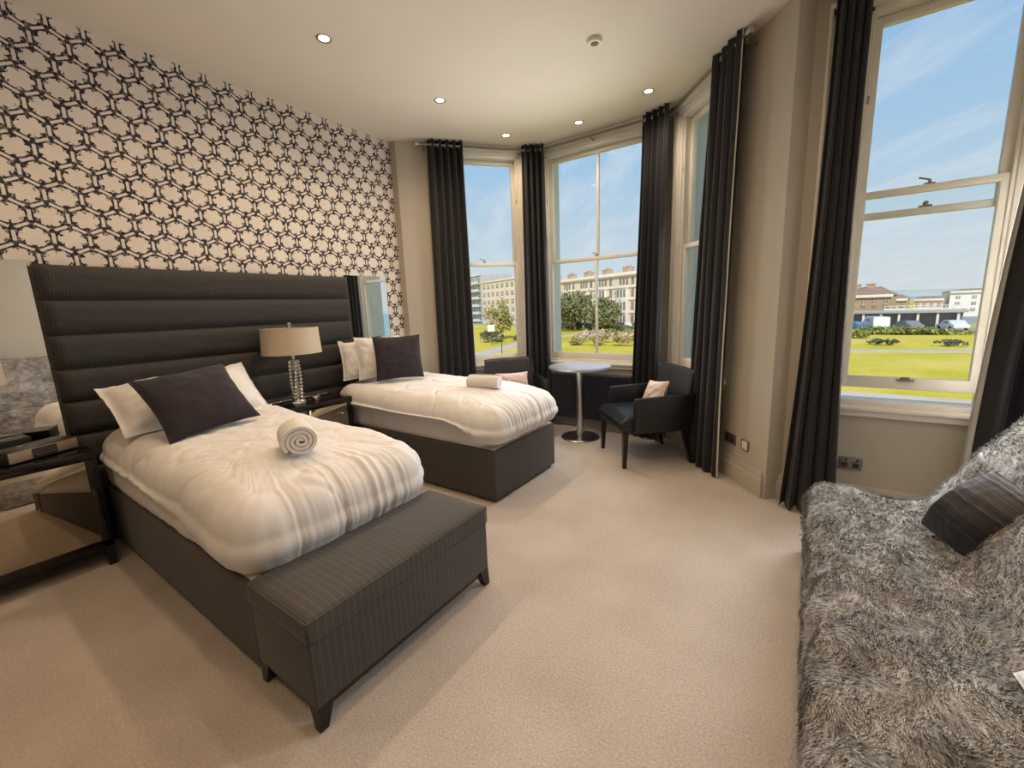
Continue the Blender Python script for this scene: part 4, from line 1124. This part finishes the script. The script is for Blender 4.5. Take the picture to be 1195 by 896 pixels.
# --- long terrace: local x along the front, -y towards the square
def terrace():
    a = Vector((117, 72)); b = Vector((97, 26)); d = (b - a).normalized(); rz = math.atan2(d.y, d.x)
    L = (b - a).length
    t = thing('terrace_building', 'long cream stucco terrace with red chimneys beyond the lawn', 'building', (a.x, a.y, GZ), rz)
    Hh = 12.6
    # front lies at local y=0, viewer on -y side
    bm = BM(); box2(bm, (0, 0, 0), (L, 11, Hh)); obj('wall', bm, 'cream', t)
    bm = BM()
    for z in (3.4, 6.5, 9.4): box2(bm, (0, -.25, z - .14), (L, .02, z + .14), .05)
    obj('string_course', bm, 'cream2', t)
    bm = BM(); box2(bm, (-.1, -.6, Hh - .5), (L + .1, .1, Hh + .05), .12); obj('cornice', bm, 'cream2', t)
    bm = BM(); box2(bm, (0, .5, Hh + .05), (L, 10, Hh + .45), .15); obj('roof', bm, 'cream2', t)
    nh_ = 7; uw = L / nh_
    for h in range(nh_):
        x0 = h * uw
        bm = BM(); box2(bm, (x0 - .1, 2.2, Hh + .1), (x0 + 2.0, 4.0, Hh + 1.75), .08); box2(bm, (x0 - .2, 2.1, Hh + 1.6), (x0 + 2.1, 4.1, Hh + 1.8), .05)
        ch = obj('chimney', bm, 'chimney', t)
        bm = BM()
        for q in range(4): tube(bm, [(x0 + .25 + q * .48, 3.1, Hh + 1.8), (x0 + .25 + q * .48, 3.1, Hh + 2.2)], .16, 8)
        obj('chimney_pot', bm, 'chimney', ch)
        bm = BM(); box2(bm, (x0 + .7, -.9, 0), (x0 + 4.0, .0, 9.3), .1); box2(bm, (x0 + .55, -1.05, 9.2), (x0 + 4.15, .0, 9.55), .08); obj('bay_front', bm, 'cream2', t)
        for z, hh in ((1.0, 1.9), (4.0, 2.0), (7.1, 1.9), (10.0, 1.7)):
            yb = -.91 if z < 9.5 else -.01
            bm = BM()
            for q in range(3): box2(bm, (x0 + .95 + q * 1.05, yb - .02, z), (x0 + .95 + q * 1.05 + .72, yb + .05, z + hh), .02)
            obj('window', bm, 'pane', t)
            bm = BM(); box2(bm, (x0 + 4.75, -.03, z), (x0 + 5.6, .05, z + hh), .02); obj('window', bm, 'pane', t)
    bm = BM(); box2(bm, (0, -2.6, 0), (L, -2.3, 1.0)); obj('front_railing', bm, 'slate', t)
    return t
terrace()
# --- cream corner house + flats seen in the left bay window
def block(name, label, p, q, depth, H, rows, cols, wall, trim, roof=None, win=(.5, .55), balcony=False, cat='building', z0=.8):
    a = Vector(p); b = Vector(q); d = (b - a).normalized(); L = (b - a).length
    t = thing(name, label, cat, (a.x, a.y, GZ), math.atan2(d.y, d.x))
    bm = BM(); box2(bm, (0, 0, 0), (L, depth, H)); obj('wall', bm, wall, t)
    bm = BM(); box2(bm, (-.15, -.4, H - .4), (L + .15, .1, H + .1), .08); obj('cornice', bm, trim, t)
    rh = (H - z0 - .6) / rows; cw = L / cols
    for r in range(rows):
        for c in range(cols):
            x = c * cw + cw * (1 - win[0]) / 2; z = z0 + r * rh + rh * (1 - win[1]) / 2
            bm = BM(); box2(bm, (x, -.03, z), (x + cw * win[0], .05, z + rh * win[1]), .02); w_ = obj('window', bm, 'pane', t)
            bm = BM(); box2(bm, (x + cw * win[0] * .46, -.07, z), (x + cw * win[0] * .54, -.02, z + rh * win[1])); box2(bm, (x, -.07, z + rh * win[1] * .5 - .05), (x + cw * win[0], -.02, z + rh * win[1] * .5 + .05)); obj('glazing_bar', bm, trim, w_)
        if balcony:
            bm = BM(); box2(bm, (.2, -1.3, z0 + r * rh - .12), (L - .2, 0, z0 + r * rh + .02)); box2(bm, (.2, -1.3, z0 + r * rh), (L - .2, -1.25, z0 + r * rh + .85)); obj('balcony', bm, trim, t)
    if roof:
        bm = BM(); lo = [bm.verts.new(v) for v in ((-.3, -.3, H), (L + .3, -.3, H), (L + .3, depth, H), (-.3, depth, H))]
        hi = [bm.verts.new(v) for v in ((L * .18, depth * .4, H + roof), (L * .82, depth * .4, H + roof))]
        bm.faces.new(lo[::-1]); bm.faces.new((lo[0], lo[1], hi[1], hi[0])); bm.faces.new((lo[1], lo[2], hi[1])); bm.faces.new((lo[2], lo[3], hi[0], hi[1])); bm.faces.new((lo[3], lo[0], hi[0]))
        obj('roof', bm, 'pubroof', t)
    return t
block('terrace_house', 'cream stucco corner house seen in the left bay window', (131, 104), (120, 79), 12, 15.6, 5, 8, 'cream', 'cream2')
block('apartment_building', 'grey balconied apartment block at the left of the left bay window', (150, 140), (133, 106), 14, 19.0, 6, 7, 'flats', 'flatswhite', win=(.62, .6), balcony=True)
# --- tan brick pub with terrace pavilion
pb = block('pub_building', 'tan brick house with hipped roof and chimneys seen in the right window', (97.5, -1.5), (95.7, -11.6), 12, 5.3, 1, 7, 'pubbrick', 'cream2', roof=1.5, win=(.34, .7), z0=2.9)
for (x, y) in ((1.6, 3.2), (4.4, 4.2), (6.4, 4.2)):
    bm = BM(); box2(bm, (x, y, 5.6), (x + 1.1, y + 1.3, 7.3), .06); box2(bm, (x - .1, y - .1, 7.15), (x + 1.2, y + 1.4, 7.4)); obj('chimney', bm, 'chimney', pb)
bm = BM(); vs_ = [bm.verts.new(v) for v in ((0.2, -.06, 3.2), (4.4, -.06, 3.2), (2.3, -.06, 6.3), (0.2, 2.5, 3.2), (4.4, 2.5, 3.2), (2.3, 4.2, 6.3))]
bm.faces.new((vs_[0], vs_[1], vs_[2])); bm.faces.new((vs_[0], vs_[2], vs_[5], vs_[3])); bm.faces.new((vs_[1], vs_[4], vs_[5], vs_[2])); bm.faces.new((vs_[0], vs_[3], vs_[4], vs_[1])); bm.faces.new((vs_[3], vs_[5], vs_[4]))
obj('gable', bm, 'pubroof', pb)
pv = thing('pavilion', 'low flat-roofed pavilion with glazed front beside the tan brick house', 'building', (90.6, -.5, GZ), math.atan2(-18.6, -2.2))
bm = BM(); box2(bm, (0, 2.0, 0), (18.6, 4.2, 2.5)); obj('glazed_wall', bm, 'pane', pv)
bm = BM(); box2(bm, (-.3, -.3, 2.4), (18.9, 4.3, 2.85), .06); obj('flat_roof', bm, 'grey_band', pv)
for k in range(9):
    bm = BM(); box2(bm, (.6 + k * 2.15, 0, 0), (.9 + k * 2.15, .3, 2.4), .03); obj('column', bm, 'cream2', pv)
bm = BM(); box2(bm, (9.6, 1.6, 3.45), (18.2, 1.7, 3.52)); box2(bm, (9.6, 1.6, 2.85), (18.2, 1.66, 3.1))
for k in range(12): box2(bm, (9.6 + k * .78, 1.6, 2.85), (9.68 + k * .78, 1.7, 3.5))
obj('balustrade', bm, 'flatswhite', pv)
for label, p, q, H, wm, rf in (('far brown-roofed house above the flat pavilion roof', (118, -11.5), (117, -16.5), 4.3, 'pubbrick', .9), ('far cream house between the pavilion and the white house', (127.5, -19.2), (126.6, -23.6), 4.0, 'cream', .6)):
    block('distant_house', label, p, q, 8, H, 2, 4, wm, 'cream2', roof=rf)
block('white_house', 'white rendered house at the right of the right-hand window', (131, -25.4), (130, -40), 12, 5.4, 3, 6, 'white', 'white', roof=.5, win=(.3, .5))
bm = BM()
rg = []
for i in range(60):
    an = R_(-30 + i * 1.7); r = 900; rg.append((r * math.cos(an), r * math.sin(an), 4 + 5 * nz(i * .2, 1.1)))
lo = [bm.verts.new((x, y, GZ - 1)) for x, y, z in rg]; hi = [bm.verts.new((x * 1.02, y * 1.02, max(1.0, z))) for x, y, z in rg]; bk = [bm.verts.new((x * 1.3, y * 1.3, GZ - 1)) for x, y, z in rg]
for i in range(59): bm.faces.new((lo[i], lo[i + 1], hi[i + 1], hi[i])); bm.faces.new((hi[i], hi[i + 1], bk[i + 1], bk[i]))
struct(obj('distant_hills', bm, 'hill'))
# --- trees and planting
def tree(label, x, y, h, r, mat, seed, n=2600, size=.32, sq=(1, 1, .8), group=None):
    t = thing('tree', label, 'tree', (x, y, GZ), 0, group)
    bm = BM(); tube(bm, [(0, 0, 0), (.1, .05, h * .35), (.0, .1, h * .7)], [.28, .2, .1], 8)
    for k in range(5):
        a = k * 1.3 + seed; tube(bm, [(.05, .05, h * .38), (r * .55 * math.cos(a), r * .55 * math.sin(a), h * .68)], [.12, .04], 6)
    obj('trunk', bm, 'bark', t)
    obj('crown', leaves((0, 0, h - r * sq[2]), r, n, size, seed, sq), mat, t)
tree('round green tree standing before the terrace, left half of the middle window', 84, 41.4, 8.3, 4.1, 'leaf', 3, 3800)
tree('round green tree before the terrace, right of its larger neighbour', 80.5, 33.4, 6.5, 3.1, 'leaf', 4, 2600)
tree('slim young pale-leaved tree seen in the left bay window', 63.6, 46.2, 7.4, 2.7, 'leaf2', 5, 1300, .26, (1, 1, 1.2))
def shrub(label, x, y, r, h, mat, seed, n=500, size=.22, sq=(1, 1, .6), name='shrub', group=None):
    o = obj(name, leaves((0, 0, h * .5), r, n, size, seed, (sq[0], sq[1], h / (2 * r))), mat); o.location = (x, y, GZ)
    return tag(o, label, 'shrub', group)
g_ = 'shrubs along the terrace garden edge'
for k in range(9): shrub('dark low shrub in the hedge row before the terrace', 98.3 - k * 1.92, 62 - k * 4.4, 1.95, 1.8, 'shrub', 20 + k, 600, .26, group=g_)
shrub('grey-green spreading bush beside the young tree', 57.2, 43.2, 2.2, 1.9, 'shrub', 31, 700)
shrub('small dark bush right of the young tree trunk', 60, 40.6, .9, 1.1, 'shrub', 32, 260)
rr = random.Random(3)
for k in range(16):
    x = 54 + (k % 4) * 5.0 + rr.uniform(-.4, .4); y = 16.5 + (k // 4) * 3.4 + (k % 4) * 1.3 + rr.uniform(-.3, .3)
    shrub('flowering border plant clump beyond the middle bay window', x, y, 1.4, rr.uniform(.9, 1.9), ('leaf2', 'shrub2', 'blossom', 'blossom')[(k * 7) % 4], 40 + k, 520, .17, group='plants of the flower border')
o = obj('hedge', leaves((0, 0, .55), 6.5, 2200, .26, 51, (.12, 1.0, .085)), 'shrub2'); o.location = (76.5, -10.5, GZ); tag(o, 'clipped hedge along the road before the flat pavilion', 'hedge')
o = obj('hedge', leaves((0, 0, .6), 2.2, 900, .24, 52, (.5, 1.0, .3)), 'shrub2'); o.location = (70, -4.6, GZ); tag(o, 'leafy pale hedge end at the left of the right window', 'hedge')
for k, (x, y) in enumerate(((60.5, -6.6), (60.5, -7.6), (60, -11.6), (60, -12.6))):
    shrub(('small dark bush on the lawn, left pair' if k < 2 else 'small dark bush on the lawn, right pair'), x, y, .7, .7, 'shrub', 60 + k, 200, .14, group='small bushes on the lawn, ' + ('left pair' if k < 2 else 'right pair'))
# --- vehicles
def car(label, x, y, rz, mat, van=False):
    t = thing('van' if van else 'car', label, 'van' if van else 'car', (x, y, GZ + .04), rz)
    L, Wd_, H = (5.2, 2.0, 2.1) if van else (4.3, 1.8, 1.42)
    pr = [(-L / 2, .35), (-L / 2, .9), (-L / 2 + .15, H * .97), (L * .18, H), (L * .34, H * .62), (L / 2 - .1, .78), (L / 2, .5), (L / 2, .35)] if van else [(-L / 2, .35), (-L / 2, .85), (-L * .36, .95), (-L * .22, H), (L * .10, H), (L * .25, .95), (L / 2 - .12, .78), (L / 2, .5), (L / 2, .35)]
    bm = BM(); lo = [bm.verts.new((a, -Wd_ / 2, b)) for a, b in pr]; hi = [bm.verts.new((a, Wd_ / 2, b)) for a, b in pr]
    bm.faces.new(lo); bm.faces.new(hi[::-1]); n = len(pr)
    for i in range(n): bm.faces.new((lo[i], hi[i], hi[(i + 1) % n], lo[(i + 1) % n]))
    bmesh.ops.recalc_face_normals(bm, faces=bm.faces); bmesh.ops.bevel(bm, geom=list(bm.edges), offset=.07, segments=2, affect='EDGES')
    obj('body', bm, mat, t)
    bm = BM()
    box(bm, (-L * .05, 0, H * .8 if not van else 1.55), (L * (.24 if not van else .3), Wd_ + .02, .34), .05); obj('side_windows', bm, 'pane', t)
    for sx in (-L * .31, L * .31):
        for sy in (-1, 1):
            bm = BM(); tube(bm, [(sx, sy * (Wd_ / 2 - .1), .32), (sx, sy * (Wd_ / 2 + .02), .32)], .32, 16); obj('wheel', bm, 'tyre', t)
    return t
car('blue car parked before the pavilion', 84.4, -5.6, R_(60), 'carblue')
car('white van parked in front of the tan brick house', 86, -8.8, R_(12), 'carwhite', True)
car('dark grey car parked right of the blue car', 85.4, -12.4, R_(25), 'cargrey')
car('white car parked near the end of the pavilion', 85.4, -17.2, R_(15), 'carwhite')
for k in range(7): car('car parked in the row along the terrace front', 105.5 - k * 2.35, 65.5 - k * 5.4, R_(67), ('cargrey', 'cargrey', 'carwhite', 'cargrey')[k % 4])['group'] = 'cars parked along the terrace'
t = thing('sign_board', 'white notice board on the lawn seen in the left bay window', 'sign', (51.4, 39.4, GZ), R_(-55))
bm = BM(); box2(bm, (-.55, -.04, 2.1), (.55, .04, 3.1), .02); obj('board', bm, 'white', t)
bm = BM(); box2(bm, (-.05, -.04, 0), (.05, .04, 2.1)); obj('post', bm, 'bark', t)
t = thing('lamp_post', 'thin dark post on the lawn outside the left bay window', 'post', (31.9, 23.3, GZ))
obj('pole', lathe(BM(), [(0, 0), (.07, 0), (.05, .3), (.04, 3.4), (0, 3.42)], 10), 'bark', t)

# ------------------------------------------------------------------ light: sky, sun and added fill lamps at the windows
w = bpy.data.worlds.new('sky'); sc.world = w; w.use_nodes = True
nt = w.node_tree; bg = nt.nodes['Background']
tc = nt.nodes.new('ShaderNodeTexCoord'); sp = nt.nodes.new('ShaderNodeSeparateXYZ'); nt.links.new(tc.outputs['Generated'], sp.inputs[0])
zz = V(nt, sp.outputs[2])
sky = ramp(nt, zz.max(0.0).s, [(0.0, (.70, .75, .77)), (.10, (.62, .72, .80)), (.28, (.40, .60, .82)), (.55, (.25, .46, .77)), (1.0, (.15, .33, .66))])
# high cirrus: project the direction on a plane overhead
pxx = V(nt, sp.outputs[0]) / (zz.max(0.0) + .12); pyy = V(nt, sp.outputs[1]) / (zz.max(0.0) + .12)
cb = nt.nodes.new('ShaderNodeCombineXYZ'); nt.links.new((pxx * .55 + pyy * .55).s, cb.inputs[0]); nt.links.new((pyy * 2.2 - pxx * 1.7).s, cb.inputs[1])
c1_ = V(nt, noise_node(nt, cb.outputs[0], 1.3, 7, .62))
cl_ = ((c1_ - .47) * 3.2).clamp() * .72
mx = nt.nodes.new('ShaderNodeMix'); mx.data_type = 'RGBA'; nt.links.new(cl_.s, mx.inputs[0]); nt.links.new(sky, mx.inputs[6]); mx.inputs[7].default_value = (.80, .83, .86, 1)
nt.links.new(mx.outputs[2], bg.inputs[0]); bg.inputs[1].default_value = 1.0
def daylight_fill(Wd, za, zb, power, dist=-.035):  # added area lamp just inside a window, boosting the light from the sky
    l = bpy.data.lights.new('daylight_fill', 'AREA'); l.shape = 'RECTANGLE'; l.size = Wd['s1'] - Wd['s0']; l.size_y = 1.3; l.spread = math.radians(150); l.energy = power * 0.86; l.color = (.92, .96, 1.0)
    o = bpy.data.objects.new('daylight_fill', l); COL.objects.link(o)
    A = Vector(Wd['A']); B = Vector(Wd['B']); d = (B - A).normalized(); n = Vector((-d.y, d.x))
    c = A + d * (Wd['s0'] + Wd['s1']) / 2 + n * dist; o.location = (c.x, c.y, za + .72)
    o.visible_glossy = False                           # the panes and mirrors show the real sky, not the lamp
    o.rotation_euler = Vector((-n.x, -n.y, 0)).to_track_quat('-Z', 'Y').to_euler()
daylight_fill(W1, ZS, ZH, 22); daylight_fill(W2, ZS, ZH, 38); daylight_fill(W3, ZS, ZH, 30); daylight_fill(W4, .77, 3.17, 66)
sun = bpy.data.lights.new('sun', 'SUN'); sun.energy = 3.7; sun.color = (1.0, .93, .80); sun.angle = .01
so = bpy.data.objects.new('sun', sun); COL.objects.link(so)
so.rotation_euler = Vector((.78, .40, -.72)).to_track_quat('-Z', 'Y').to_euler()

# ------------------------------------------------------------------ render look
sc.view_settings.view_transform = 'Standard'; sc.view_settings.look = 'None'
sc.view_settings.exposure = 0.0; sc.view_settings.gamma = 1.0; sc.view_settings.use_curve_mapping = False
sc.cycles.use_denoising = True
sc.cycles.max_bounces = 10; sc.cycles.diffuse_bounces = 6; sc.cycles.glossy_bounces = 5; sc.cycles.transparent_max_bounces = 12
sc.cycles.sample_clamp_indirect = 6.0
sc.cycles.caustics_reflective = False; sc.cycles.caustics_refractive = False
bpy.context.view_layer.update()
